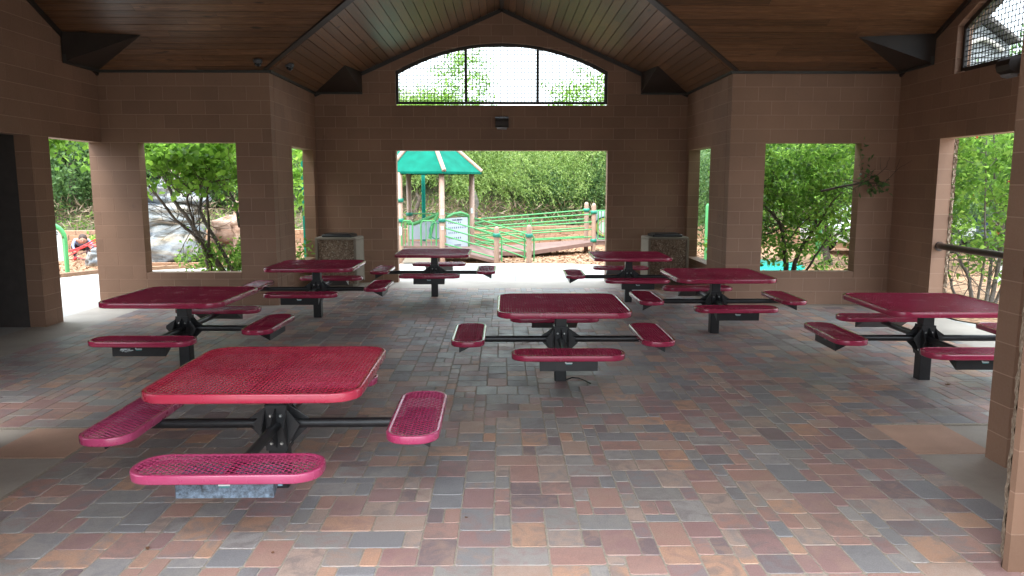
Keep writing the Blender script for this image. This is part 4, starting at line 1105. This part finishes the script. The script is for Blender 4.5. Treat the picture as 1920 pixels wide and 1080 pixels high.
stem_tree('flowering_shrub', 'tall many stemmed shrub with red flowers outside the right doorway', [
    (D8([(250, 890), (280, 760), (300, 640), (330, 520), (345, 400), (330, 300)]), [.035, .032, .028, .022, .016, .01], .2),
    (D8([(190, 880), (215, 740), (225, 640), (222, 480), (228, 300), (232, 100)]), [.02, .018, .016, .014, .011, .007], -.2),
    (D8([(160, 880), (150, 780), (110, 700), (75, 640), (60, 560)]), [.03, .026, .022, .017, .01], .1),
    (D8([(80, 870), (60, 800), (45, 750), (40, 690)]), [.022, .018, .013, .008], .1),
    (D8([(275, 890), (330, 770), (380, 680)]), [.024, .02, .014], -.2),
    (D8([(230, 890), (245, 760), (255, 660), (290, 560)]), [.03, .026, .02, .014], .5),
    (D8([(270, 300), (280, 200), (268, 90), (262, 20)]), [.015, .014, .011, .007], .1)],
    11.2, M_SHRUB, M_BARK2, 8500, (6.35, 8.6, 10.6, 12.8, .75, 3.2), .10, .055, 52,
    dens=lambda p: 1. if p[2] > 1.6 else .22, flowers=7)
# farther greenery on the right
G3 = 'trees beyond the right hand shrubs'; LB3 = 'green tree beyond the shrubs on the right side'
for i, (x, y, s, ch) in enumerate([(9.5, 16.5, .8, 2.3), (12.5, 19, 1.1, 2.6), (7.6, 17.2, .7, 2.4), (15, 15.5, 1.1, 2.6), (18.5, 19, 1.3, 2.9), (13.5, 12.8, .7, 2.6), (5.3, 17.8, .65, 1.7)]):
    tree('shade_tree', LB3, x, y, -.06, ROUND if i % 2 else OC[0], WT[i % 3], ch, s, i*1.3, G3)
sheet('parking_lot', [(9.4, 4), (60, 4), (60, 23), (14, 21), (9.4, 14)], -.02, M_CONC)
sheet('mulch_strip', [(6.2, 9.96), (6.9, 8.6), (7.25, 6.5), (9.3, 6.5), (9.3, 14), (6.2, 14)], .0, M_MULCH)
sheet('planting_strip', [(3.66, 11.85), (6.19, 11.85), (6.19, 14), (3.74, 14)], .0, M_MULCH)
m = MB(); m.lathe([(0, .04), (1.1, .04), (1.25, .0), (1.25, -.04)], 24, (5.6, 17.0, .0)); tag(m.build('play_mat', simple('teal_rubber', (.01, .34, .27), .6)), 'teal rubber play surface behind the back right window', 'play surface')
def car(label, x, y, rz, paint):
    o = empty('parked_car', label, 'car', (x, y, -.02), rz)
    pr = [(-2.2, .35), (-2.25, .7), (-2.1, .88), (-1.3, .95), (-.7, 1.4), (.7, 1.45), (1.5, 1.0), (2.15, .9), (2.25, .6), (2.2, .35)]
    m = MB(); n = len(pr); v = []
    for yv, k in ((-.88, 1.), (-.80, .0), (.80, .0), (.88, 1.)):
        for a, z in pr: v.append((a*(1 if k else .985), yv*(1 if z < .95 else .86), z+(0 if k else .02)))
    f = [tuple(range(n)), tuple(reversed(range(3*n, 4*n)))]
    for r_ in range(3):
        for i in range(n): f.append((r_*n+i, (r_+1)*n+i, (r_+1)*n+(i+1) % n, r_*n+(i+1) % n))
    m.add(v, f); m.build('body', paint, o)
    for s in (-1, 1):
        m = MB(); m.prism([(-1.15, s*.80, .99), (-.66, s*.768, 1.34), (.62, s*.768, 1.38), (1.25, s*.80, 1.03)], (0, s*.06, -.0)); m.build('side_window', M_GLASS, o)
        for a in (-1.4, 1.4):
            wl_ = MB(); wl_.tube([(a, s*.70, .32), (a, s*.905, .32)], .32, 18); wh = wl_.build('wheel', M_TYRE, o)
            wl_ = MB(); wl_.tube([(a, s*.90, .32), (a, s*.915, .32)], .19, 12); wl_.build('rim', M_BOLT, wh)
car('white parked car glimpsed through the back right window leaves', 10.6, 20.5, .35, M_CARW)
car('navy parked car behind the leaves of the back right window', 13.2, 21.5, .3, M_CARB)
car('white parked car glimpsed through the shrub at the right doorway', 12.2, 13.2, 1.2, M_CARW)

# ------------------------------------------------------------------ playground structure
ps = empty('play_structure', 'playground tower with teal roof, tan posts and green railed ramp', 'play structure', (-1.85, 18.9, 0))
OFF = np.array([-1.85, 18.9, 0.])
def pz(pts): return [np.array(p, float)-OFF for p in pts]
def part(mb, name, mat, par=ps): return mb.build(name, mat, par)
def post(u, yb, top, r=.062, cap=True, mat=M_POST):
    x = atY(u, 430, yb)[0]; m = MB(); P = pz([(x, yb, -.05)])[0]
    prof = [(r, 0), (r, top-.02)]+([(r*.93, top+.02), (r*.6, top+.055), (0, top+.07)] if cap else [(0, top-.02)])
    m.lathe(prof, 14, P); part(m, 'post', mat); return x
EV = 2.12
PX = [(751, 17.85), (829, 17.80), (885, 18.95), (768, 19.7)]
for u, y in PX: post(u, y, EV+.05, .066, False)
post(795, 20.3, EV+.05, .05, False, M_ROOFG)
def tubep(pts, r, mat=M_GREEN, name='rail', n=8, par=ps): m = MB(); m.tube(pz(pts), r, n); return part(m, name, mat, par)
def clamp(x, y, z): m = MB(); m.lathe([(.0, -.045), (.085, -.045), (.09, 0), (.085, .045), (0, .045)], 12, pz([(x, y, z)])[0]); part(m, 'clamp', M_TEALP)
# roof
hc = np.array([-1.85, 18.9]); RR = 1.36; apex = np.array([*hc, 3.28]); tips = [np.array([hc[0]+RR*cos(radians(-68+60*k)), hc[1]+RR*sin(radians(-68+60*k)), EV]) for k in range(6)]
for k in range(6):
    a, b = tips[k], tips[(k+1) % 6]; m = MB()
    P = pz([apex, a, b]); mid = [(P[1]+P[0]*1.1)/2.1, (P[2]+P[0]*1.1)/2.1]
    m.add([P[0], mid[0]-(0, 0, .02), mid[1]-(0, 0, .02)], [(0, 1, 2)]); m.add([mid[0], P[1], P[2], mid[1]], [(0, 1, 2, 3)])
    pd = (a+b)/2-apex
    m.prism([P[1], P[2], P[2]-(0, 0, .05), P[1]-(0, 0, .05)], np.array([-(a+b)[0]/2+hc[0], -(a+b)[1]/2+hc[1], 0])*.02)
    rp = part(m, 'roof_panel', M_ROOFG)
    m = MB(); m.tube(pz([apex+(0, 0, .03), tips[k]+(0, 0, .015)]), .052, 8); part(m, 'roof_rib', M_BRACE if False else M_POST)
# deck and ramps
def slab(pts, z, th, name, mat=M_DECK): m = MB(); m.prism(pz([(x, y, zz-th) for (x, y), zz in zip(pts, z)]), (0, 0, th)); return part(m, name, mat)
P1, P2, P3, P4 = [(atY(u, 430, y)[0], y) for u, y in PX]
slab([P1, P2, P3, P4], [.36]*4, .08, 'deck')
A_ = (atY(931, 430, 17.62)[0], 17.62); B_ = (atY(992, 430, 17.52)[0], 17.52); Cc = (atY(1099, 430, 20.7)[0], 20.7); Dd = (atY(1113, 430, 20.2)[0], 20.2)
for (p, tp, nm) in ((A_, .83, 931), (B_, .87, 992)): m = MB(); m.lathe([(.062, -.05), (.062, tp-.07), (.056, tp-.02), (.036, tp+.01), (0, tp+.02)], 14, pz([(*p, 0)])[0]); part(m, 'post', M_POST)
for p, tp in ((Cc, 1.32), (Dd, 1.30)): m = MB(); m.lathe([(.062, -.05), (.062, tp-.07), (.056, tp-.02), (.036, tp+.01), (0, tp+.02)], 14, pz([(*p, 0)])[0]); part(m, 'post', M_POST)
slab([P2, A_, (.0, 18.6), P3], [.34, .03, .06, .34], .07, 'ramp')
slab([(-.75, 19.05), (.63, 18.9), (2.62, 20.25), (2.35, 20.85), (-.75, 20.1)], [.12, .14, .30, .30, .14], .10, 'ramp')
slab([(2.35, 20.85), (2.62, 20.25), (4.6, 20.3), (4.6, 21.0)], [.30]*4, .10, 'ramp')
def railset(a, b, za, zb, fr, r=.017, mat=M_GREEN):
    for f_ in fr: tubep([(*a, za[0]+(za[1]-za[0])*f_), (*b, zb[0]+(zb[1]-zb[0])*f_)], r, mat)
FR = (0, .33, .66, 1)
railset((P2[0]+.06, P2[1]), A_, (.42, .99), (.10, .66), FR); railset((P3[0]+.06, P3[1]), (B_[0]-.02, B_[1]+.03), (.44, .98), (.10, .66), (0, .25, .5, .75, 1))
for p in (A_, B_): clamp(*p, .64)
for px_, z0_, z1_ in ((A_[0]+.12, .02, .60), (B_[0]+.12, .02, .60), (B_[0]-.10, .05, .64)): tubep([(px_-.12, A_[1], .64), (px_-.03, A_[1], .635), (px_, A_[1], .58), (px_, A_[1], z0_)], .018)
railset((-.72, 19.05), (2.50, 20.22), (.32, .86), (.42, 1.03), FR); railset((-.7, 19.6), (Cc[0], Cc[1]), (.32, .92), (.40, 1.12), FR)
tubep([(2.50, 20.22, .42), (2.50, 20.22, 1.03)], .02); tubep([(.66, 19.55, .2), (.66, 19.55, .95)], .017); tubep([(.75, 19.5, .1), (.75, 19.5, .92)], .017)
for z in (1.08, .32): clamp(*Dd, z); 
clamp(*Cc, 1.12)
for u, y in PX[:2]: clamp(atY(u, 430, y)[0], y, .98); clamp(atY(u, 430, y)[0], y, .22)
clamp(P1[0], P1[1], 1.45); clamp(P4[0], P4[1], 1.05)
# barrier left: bars between P1 and P2
for x0_, x1_ in ((-2.38, -2.12), (-1.92, -1.56)):
    tubep([(x0_, 17.8, .38), (x0_, 17.8, .9), (x0_+.05, 17.8, .97), (x1_-.05, 17.8, .97), (x1_, 17.8, .9), (x1_, 17.8, .38)], .019)
    for k in (1, 2): xx = x0_+(x1_-x0_)*k/3; tubep([(xx, 17.8, .38), (xx, 17.8, .96)], .010)
tubep([(P4[0], P4[1], 1.06), (-1.5, 19.9, 1.06), (P3[0], P3[1], 1.0)], .018)
tubep([(-2.4, 18.9, .86), (-2.2, 18.9, .84), (-1.8, 18.9, 1.0), (-1.62, 18.8, 1.08)], .045, M_GREEN, 'rail')
tubep([(-1.58, 18.6, 1.12), (-1.70, 18.5, .85), (-1.78, 18.45, .5)], .04, M_GREEN, 'rail')
m = MB(); m.prism(pz([(-2.40, 19.3, .42), (-1.55, 19.3, .42), (-1.55, 19.3, .92), (-2.40, 19.3, .82)]), (0, .03, 0)); part(m, 'side_panel', M_PALE)
ring = [(-1.60+.16*cos(a), 18.3, .70+.2*sin(a)) for a in np.linspace(0, 2*pi, 17)]; tubep(ring, .014, M_TEALP, 'rail')
# lettered activity panel
m = MB(); a = np.array([-1.36, 18.02, 0]); b = np.array([-.82, 18.60, 0])
a = np.array([atY(838, 450, 17.98)[0], 17.98, 0]); b = np.array([atY(877, 450, 18.55)[0], 18.55, 0]); dn = np.array([(b-a)[1], -(b-a)[0], 0]); dn /= np.linalg.norm(dn)
m.prism(pz([a+(0, 0, .28), b+(0, 0, .28), b+(0, 0, 1.02), a+(0, 0, 1.02)]), -dn*.03); pn = part(m, 'activity_panel', M_PALE)
for rw_, (z, n_, w_) in enumerate(((.88, 7, .022), (.76, 10, .022), (.64, 6, .02), (.51, 7, .024))):
    for k in range(n_):
        c = a+(b-a)*(.10+.09*k); e = (b-a)/np.linalg.norm(b-a)*w_/2; m = MB()
        m.prism(pz([c-e+(0, 0, z), c+e+(0, 0, z), c+e+(0, 0, z+.045), c-e+(0, 0, z+.045)]), dn*.003); m.build('slot', M_DARK, pn)

def text(body, loc, size, ang, mat, parent, name='lettering', ext=.002, tilt=pi/2):
    cu = bpy.data.curves.new(name, 'FONT'); cu.body = body; cu.size = size; cu.align_x = 'CENTER'; cu.extrude = ext; cu.resolution_u = 2; cu.materials.append(mat)
    t_ = bpy.data.objects.new(name, cu); me = bpy.data.meshes.new_from_object(t_); bpy.data.objects.remove(t_); return link(name, me, parent, loc, (tilt, 0, ang))
ab = atan2((b-a)[1], (b-a)[0])
mm = (a+b)/2
text('Braille Alphabet', tuple(mm+dn*.006+(0, 0, .955)-OFF), .055, ab, M_DARK, pn)
for zz_ in (.33, .36): m = MB(); e = (b-a)*.16; m.prism(pz([mm-e+(0, 0, zz_), mm+e+(0, 0, zz_), mm+e+(0, 0, zz_+.012), mm-e+(0, 0, zz_+.012)]), dn*.003); m.build('printed_line', M_DARK, pn)
tubep([tuple(a+(0, 0, 1.05)), tuple((a*2+b)/3+(0, 0, 1.12)), tuple((a+b*2)/3+(0, 0, 1.14)), tuple(b+(0, 0, 1.07))], .035)
tubep([tuple(b+(b-a)*.06+(0, 0, .2)), tuple(b+(b-a)*.06+(0, 0, 1.08))], .02)
# stickers on posts
for u, y, v0, v1 in ((829, 17.8, 392, 403), (885, 18.95, 390, 400), (829, 17.8, 424, 431), (751, 17.85, 425, 441)):
    x_, _, z0_ = atY(u, v1, y-.068); z1_ = atY(u, v0, y-.068)[2]; m = MB(); m.prism(pz([(x_-.03, y-.069, z0_), (x_+.03, y-.069, z0_), (x_+.03, y-.069, z1_), (x_-.03, y-.069, z1_)]), (0, .004, 0)); part(m, 'post_sticker', M_WHITE)
# bar panel with round disc at right end of ramp
x0_ = Dd[0]+.12
for k in range(8): tubep([(x0_+k*.085, 20.2, .36), (x0_+k*.085, 20.2, 1.12)], .011 if 0 < k < 7 else .018)
tubep([(x0_-.1, 20.2, 1.12), (x0_+.7, 20.2, 1.12)], .018); tubep([(x0_, 20.2, .36), (x0_+.6, 20.2, .36)], .018)
m = MB(); m.box(*[v for p in ((x0_-OFF[0]-.06, x0_-OFF[0]+1.0), (1.42, 1.45), (.36, 1.1)) for v in p]); pn2 = part(m, 'side_panel', M_PALE)
def disc(cx, y, cz, r0, r1, mat, par, name, th=.01):
    m = MB(); n = 28; v = []
    for rr in (r0, r1):
        for k in range(n): t_ = 2*pi*k/n; v.append((cx+rr*cos(t_)-OFF[0], y-OFF[1], cz+rr*sin(t_)-OFF[2]))
    m.add(v, [(k, (k+1) % n, n+(k+1) % n, n+k) for k in range(n)]); return m.build(name, mat, par)
cx_ = atY(1134, 426, 20.28)[0]; cz_ = atY(1134, 426, 20.28)[2]
disc(cx_, 20.302, cz_, 0., .20, M_WHITE, pn2, 'disc'); disc(cx_, 20.298, cz_, .20, .25, simple('mustard_ring', (.5, .42, .12), .5), pn2, 'ring'); disc(cx_, 20.295, cz_, .25, .29, M_DARK, pn2, 'ring'); disc(cx_, 20.294, cz_, .16, .175, M_SHOE, pn2, 'ring')
# transfer step, pale, at tower foot
m = MB(); m.prism([np.array(p)-OFF for p in [(-2.35, 17.55, 0), (-1.65, 17.55, 0), (-1.72, 17.9, .26), (-2.2, 17.9, .26)]], (0, .3, 0)); part(m, 'transfer_step', M_CREAM)

# teal pole seen in the narrow left side window, green post at right
m = MB(); p = atY(555, 400, 16.8); m.tube([(p[0], 17.6, -.03), (p[0], 17.6, 3.2)], .065, 12); pl = m.build('shade_pole', M_ROOFG, None); tag(pl, 'teal pole seen through the narrow left side window', 'pole')
m = MB(); m.lathe([(0, 3.2), (.09, 3.2), (.09, 3.26), (0, 3.3)], 12, (p[0], 17.6, 0)); m.build('cap', M_ROOFG, pl)
for k, (u, yy, tp, lab) in enumerate(((1328, 16.5, 1.35, 'green play post seen through the narrow right side window'), (1536, 19.0, 1.15, 'green play post behind the leaves of the back right window'))):
    p = atY(u, 430, yy); m = MB(); m.lathe([(.075, -.03), (.075, tp), (.05, tp+.05), (0, tp+.06)], 12, (p[0], yy, 0)); o = m.build('play_post', M_GREEN); tag(o, lab, 'play post')
# ------------------------------------------------------------------ park sign
sg = empty('park_sign', 'rules sign in a rounded green tube frame outside the left doorway', 'sign', (-9.35, 15.45, 0), radians(22))
m = MB(); hw = .36; H_ = 1.02; rr = .30; P = [(hw, 0, -.05), (hw, 0, H_-rr)]+[(hw-rr+rr*cos(t), 0, H_-rr+rr*sin(t)) for t in np.linspace(0, pi/2, 7)]+[(-hw+rr+rr*cos(t), 0, H_-rr+rr*sin(t)) for t in np.linspace(pi/2, pi, 7)]+[(-hw, 0, H_-rr), (-hw, 0, -.05)]
m.tube(P, .045, 12); m.build('frame', M_GREEN, sg)
Q = [(x*.86, .0, .26 if z < .3 else min(z, H_)-.045) for x, y, z in P]; Q = [(x, 0.012, z) for x, _, z in Q if True]
m = MB(); m.prism(Q, (0, -.02, 0)); bd = m.build('board', M_WHITE, sg)
text('Explore', (0, -.012, .80), .16, 0, M_DARK, bd)
M_GREYP = simple('faded_print', (.45, .47, .48), .6)
for k in range(9): m = MB(); w_ = (.22, .20, .23, .16, .21, .22, .12, .2, .18)[k]; m.box(-.24, -.24+w_*2, -.0125, -.010, .70-k*.04, .712-k*.04); m.build('printed_line', M_GREYP, bd)
m = MB(); m.box(-.26, .26, -.0135, -.010, .30, .306); m.build('printed_line', M_DARK, bd)

# ------------------------------------------------------------------ rocks
def boulder(name, label, lumps, mat, seed):
    rs = np.random.RandomState(seed); import bmesh
    from mathutils import noise as mn, Vector
    o = empty(name, label, 'climbing rock', lumps[0][:2]+(0,))
    for (cx, cy, cz, rx, ry, rz_) in lumps:
        bm = bmesh.new(); bmesh.ops.create_icosphere(bm, subdivisions=5, radius=1)
        of = Vector((rs.rand()*50, rs.rand()*50, rs.rand()*50))
        for v in bm.verts:
            n = v.co.copy(); 
            e = .35; v.co = Vector([math.copysign(abs(c)**(1-e), c) for c in n])   # squarish
            w_ = Vector((v.co.x*rx, v.co.y*ry, v.co.z*rz_))
            l = mn.fractal(w_*1.6+of, .9, 2.1, 5)*.16
            st_ = (mn.noise(Vector((w_.x*.8, w_.y*.8, w_.z*7))+of))*.075
            ridge = abs(mn.noise(Vector((w_.x*1.6, w_.y*1.6, w_.z*3.2))+of*2))
            l -= max(0, .10-ridge)*.8
            w_ += n*(l+st_); v.co = w_+Vector((cx-lumps[0][0], cy-lumps[0][1], cz))
        me = bpy.data.meshes.new('boulder'); bm.to_mesh(me); bm.free(); me.materials.append(mat)
        for p in me.polygons: p.use_smooth = True
        link('boulder', me, o)
    return o
boulder('climbing_rock', 'grey blue artificial climbing rock with tan ledges outside the back left window', [(-7.75, 17.6, .45, .78, .6, .5), (-7.85, 17.7, 1.15, .80, .6, .26), (-8.15, 17.6, 1.62, .55, .5, .30), (-7.35, 17.9, 1.50, .45, .5, .18), (-7.75, 18.2, 1.98, .35, .4, .22)], M_ROCK, 2)
boulder('climbing_rock', 'pink tan artificial rock wall at the right of the back left window', [(-6.05, 18.3, .60, .42, .5, .62), (-5.95, 18.4, 1.25, .5, .5, .28), (-6.75, 18.9, .62, .45, .3, .5)], M_ROCK2, 3)
boulder('footing_rock', 'grey rock footing of the red rope net', [(-9.25, 17.35, .12, .28, .25, .28)], M_ROCK, 5)
m = MB(); m.box(-8.3, -5.2, 16.6, 16.75, -.03, .10); tag(m.build('curb', M_RETAIN), kind='structure')

# ------------------------------------------------------------------ rope net climber
rn = empty('rope_net', 'red and dark rope climbing net beside the crouching child', 'rope net', (-10.6, 18.0, 0)); RO = np.array([-10.6, 18., 0])
def rope(uv, yy, r, mat, name='rope'):
    P = [np.array(atY(u, v, y_))-RO for (u, v), y_ in zip(uv, np.linspace(yy[0], yy[1], len(uv)))]; m = MB(); m.tube(P, r, 6); return m.build(name, mat, rn)
Z9 = lambda p: zw(80, 420, 9., p)
for pts, mt, r_ in (([(430, 450), (600, 410), (780, 320), (1000, 200), (1200, 120)], M_ROPE_R, .016), ([(430, 468), (620, 430), (800, 350), (1000, 260), (1250, 230)], M_ROPE_R, .016), ([(440, 540), (560, 480), (700, 360), (950, 370), (1250, 350)], M_ROPE_R, .015),
                    ([(540, 560), (700, 590), (900, 620), (1100, 610)], M_ROPE_R, .012), ([(740, 455), (810, 560), (890, 630), (1050, 640)], M_ROPE_K, .012), ([(550, 540), (640, 500), (760, 460), (870, 380)], M_ROPE_K, .012),
                    ([(820, 560), (940, 530), (1000, 430), (1050, 370)], M_ROPE_K, .012), ([(720, 590), (860, 630), (980, 650), (1080, 660)], M_ROPE_R, .012), ([(590, 420), (560, 540), (600, 580), (720, 600)], M_ROPE_K, .010), ([(780, 380), (850, 440), (900, 380), (1060, 330)], M_ROPE_R, .011), ([(940, 640), (1000, 580), (1060, 500), (1120, 420)], M_ROPE_K, .011)):
    rope(Z9(pts), (18.2, 17.2), r_, mt)
hang('bedding_shrub', 'small green plant behind the red rope net', tuple(atY(185, 452, 18.8)), (.35, .2, .16), 200, 71, M_SHRUB, .10, .05, cat='plant')

# ------------------------------------------------------------------ people
def skinned(name, verts, edges, radii, mat, parent, sub=2, root=0):
    me = bpy.data.meshes.new(name); me.from_pydata([tuple(v) for v in verts], edges, []); me.update(); me.materials.append(mat)
    o = link(name, me, parent); sk = o.modifiers.new('skin', 'SKIN'); sk.use_smooth_shade = True
    for i, d_ in enumerate(me.skin_vertices[0].data):
        r = radii[i]; d_.radius = (r, r) if not hasattr(r, '__len__') else r; d_.use_root = (i == root)
    ss = o.modifiers.new('sub', 'SUBSURF'); ss.levels = sub; ss.render_levels = sub; return o
# crouching child, leaning forward with hands down to the ropes
ch_b = atZ(152, 486); 
cr = empty('person', 'crouching child in a blue grey shirt and red shoes by the red ropes', 'person', (ch_b[0], ch_b[1], -.02), radians(25))
V = {'pel': (0, .16, .33), 'sp1': (.02, .10, .43), 'che': (.05, -.02, .50), 'neck': (.07, -.12, .53), 'head': (.08, -.17, .53),
     'hl': (-.08, .14, .32), 'kl': (-.15, -.06, .36), 'al': (-.12, .03, .07), 'fl': (-.13, -.10, .035), 'hr': (.08, .14, .32), 'kr': (.17, -.05, .34), 'ar': (.15, .05, .07), 'fr': (.17, -.08, .035),
     'sl': (-.09, -.04, .50), 'el': (-.14, -.16, .38), 'wl': (-.10, -.27, .26), 'sr': (.19, -.04, .49), 'er': (.27, -.16, .38), 'wr': (.31, -.26, .25)}
ks = list(V); ix = {k: i for i, k in enumerate(ks)}
E_ = [('pel', 'sp1'), ('sp1', 'che'), ('che', 'neck'), ('neck', 'head'), ('pel', 'hl'), ('hl', 'kl'), ('kl', 'al'), ('al', 'fl'), ('pel', 'hr'), ('hr', 'kr'), ('kr', 'ar'), ('ar', 'fr'), ('che', 'sl'), ('sl', 'el'), ('el', 'wl'), ('che', 'sr'), ('sr', 'er'), ('er', 'wr')]
Rd = dict(pel=.085, sp1=.085, che=.09, neck=.035, head=.035, hl=.065, kl=.045, al=.03, fl=.028, hr=.065, kr=.045, ar=.03, fr=.028, sl=.04, el=.028, wl=.02, sr=.04, er=.028, wr=.02)
skinned('body', [V[k] for k in ks], [(ix[a_], ix[b_]) for a_, b_ in E_], [Rd[k] for k in ks], M_SKIN, cr)
def sub_skin(name, keys, edges, sc, mat, par): ii = {k: i for i, k in enumerate(keys)}; return skinned(name, [V[k] for k in keys], [(ii[a_], ii[b_]) for a_, b_ in edges], [Rd[k]*sc for k in keys], mat, par)
sub_skin('shirt', ['sp1', 'che', 'pel', 'sl', 'el', 'wl', 'sr', 'er', 'wr'], [('pel', 'sp1'), ('sp1', 'che'), ('che', 'sl'), ('sl', 'el'), ('el', 'wl'), ('che', 'sr'), ('sr', 'er'), ('er', 'wr')], 1.18, M_SHIRT, cr)
sub_skin('trousers', ['pel', 'hl', 'kl', 'al', 'hr', 'kr', 'ar'], [('pel', 'hl'), ('hl', 'kl'), ('kl', 'al'), ('pel', 'hr'), ('hr', 'kr'), ('kr', 'ar')], 1.22, M_PANTS, cr)
for s in ('l', 'r'):
    a_ = np.array(V['a'+s]); f_ = np.array(V['f'+s]); skinned('shoe', [a_-(0, -.02, .03), a_+(f_-a_)*.5, f_-(0, .02, 0)], [(0, 1), (1, 2)], [.042, .042, .036], M_SHOE, cr)
def ell(name, c, r, mat, par, cut=None):
    m = MB(); n1, n2 = 14, 10; v = []; f = []
    for i in range(n2+1):
        ph = -pi/2+pi*i/n2
        for k in range(n1): t_ = 2*pi*k/n1; v.append((c[0]+r[0]*cos(ph)*cos(t_), c[1]+r[1]*cos(ph)*sin(t_), c[2]+r[2]*sin(ph)))
    for i in range(n2):
        for k in range(n1): f.append((i*n1+k, i*n1+(k+1) % n1, (i+1)*n1+(k+1) % n1, (i+1)*n1+k))
    m.add(v, f, True); return m.build(name, mat, par)
hd = ell('head', (.085, -.20, .52), (.085, .095, .105), M_SKIN, cr); ell('hair', (.085, -.185, .545), (.098, .105, .105), M_HAIR, hd)
for s in (-1, 1): ell('ear', (.085+s*.088, -.19, .50), (.012, .02, .028), M_SKIN, hd); ell('eye', (.085+s*.032, -.288, .50), (.011, .008, .009), M_DARK, hd)
ell('nose', (.085, -.298, .48), (.013, .016, .018), M_SKIN, hd)
for s, w_ in ((-1, 'wl'), (1, 'wr')):
    c = np.array(V[w_])
    for k in range(4):
        x_ = (k-1.5)*.012; skinned('finger', [c, c+(x_*1.2, -.02, -.025), c+(x_*1.4, -.028, -.045), c+(x_*1.3, -.022, -.062+.004*abs(k-1))], [(0, 1), (1, 2), (2, 3)], [.012, .008, .007, .006], M_SKIN, cr, 1)
    skinned('thumb', [c, c+(-s*.024, -.012, -.015), c+(-s*.03, -.02, -.034)], [(0, 1), (1, 2)], [.011, .008, .006], M_SKIN, cr, 1)
# child standing on the rock, upper body lost in the leaves
p0 = atY(344, 385, 17.9)
st_ = empty('person', 'child standing on the grey climbing rock, only bare legs clear of the leaves', 'person', (p0[0], 17.95, p0[2]-.03), radians(150))
V = {'pel': (0, 0, .50), 'sp1': (0, 0, .60), 'che': (0, 0, .74), 'neck': (0, 0, .86), 'head': (0, 0, .9), 'hl': (-.06, 0, .48), 'kl': (-.065, .0, .27), 'al': (-.065, .01, .06), 'fl': (-.07, -.09, .03), 'hr': (.06, 0, .48), 'kr': (.065, -.02, .27), 'ar': (.065, .02, .06), 'fr': (.07, -.08, .03),
     'sl': (-.11, 0, .80), 'el': (-.16, .01, .64), 'wl': (-.17, -.05, .48), 'sr': (.11, 0, .8), 'er': (.16, .01, .64), 'wr': (.17, -.05, .48)}
Rd = dict(pel=.075, sp1=.07, che=.08, neck=.035, head=.035, hl=.055, kl=.038, al=.028, fl=.026, hr=.055, kr=.038, ar=.028, fr=.026, sl=.035, el=.025, wl=.018, sr=.035, er=.025, wr=.018)
ks = list(V); ix = {k: i for i, k in enumerate(ks)}
skinned('body', [V[k] for k in ks], [(ix[a_], ix[b_]) for a_, b_ in E_], [Rd[k] for k in ks], M_SKIN, st_)
sub_skin('shirt', ['pel', 'sp1', 'che', 'sl', 'el', 'sr', 'er'], [('pel', 'sp1'), ('sp1', 'che'), ('che', 'sl'), ('sl', 'el'), ('che', 'sr'), ('sr', 'er')], 1.2, M_SHIRT, st_)
V['kl'] = (-.065, 0, .34); V['kr'] = (.065, -.01, .34); sub_skin('shorts', ['pel', 'hl', 'kl', 'hr', 'kr'], [('pel', 'hl'), ('hl', 'kl'), ('pel', 'hr'), ('hr', 'kr')], 1.3, M_PANTS, st_)
hd = ell('head', (0, -.01, .98), (.082, .092, .105), M_SKIN, st_); ell('hair', (0, .01, 1.005), (.093, .1, .1), M_HAIR, hd)
for s in ('l', 'r'): a_ = np.array(V['a'+s]); f_ = np.array(V['f'+s]); skinned('shoe', [a_-(0, -.02, .025), a_+(f_-a_)*.5-(0, 0, .01), f_-(0, .02, 0)], [(0, 1), (1, 2)], [.04, .038, .034], M_PANTS, st_)

# ------------------------------------------------------------------ neighbouring building seen through the right arched screen
nb_ = empty('building', 'grey sided gabled building seen through the right arched screen', 'building', (12.5, 18, 0)); NO = np.array([12.5, 18., 0])
def nbp(mb, name, mat, par=nb_): return mb.build(name, mat, par)
def rn_(u, v, y=18.): return np.array(atY(u, v, y))-NO
tl, br_, bl = rn_(1812, 20), rn_(1893, 84), rn_(1812, 84)
m = MB(); m.prism([rn_(1790, 200), rn_(1893, 200), rn_(1893, 86), rn_(1830, 38), rn_(1790, 10)], (0, 4, 0)); nbp(m, 'wall', M_SIDING)
m = MB()
for k in range(12):
    v = 62+k*9; a = rn_(1812, v, 17.98); b = rn_(1890, v, 17.98); 
    m.prism([a, b, b-(0, 0, .012), a-(0, 0, .012)], (0, .02, 0))
nbp(m, 'siding_line', M_TRIM)
m = MB(); m.prism([rn_(1790, 2), rn_(1830, 34), rn_(1899, 84), rn_(1899, 78), rn_(1830, 24), rn_(1790, -8)], (0, 4.6, 0)); m.v = [(x, y-.3 if y < 2 else y, z) for x, y, z in m.v]; nbp(m, 'roof', M_ROOF)
m = MB(); P = [rn_(1805+ (1880-1805)*t, 96-22*sin(pi*t*.95+.1), 17.9) for t in np.linspace(0, 1, 12)]; m.tube(P, .06, 6); nbp(m, 'arch_trim', M_BRACE)
m = MB(); m.prism([rn_(1797, 200, 17.7), rn_(1808, 200, 17.7), rn_(1808, 36, 17.7), rn_(1797, 36, 17.7)], (0, .2, 0)); nbp(m, 'corner_pilaster', M_BLOCK)
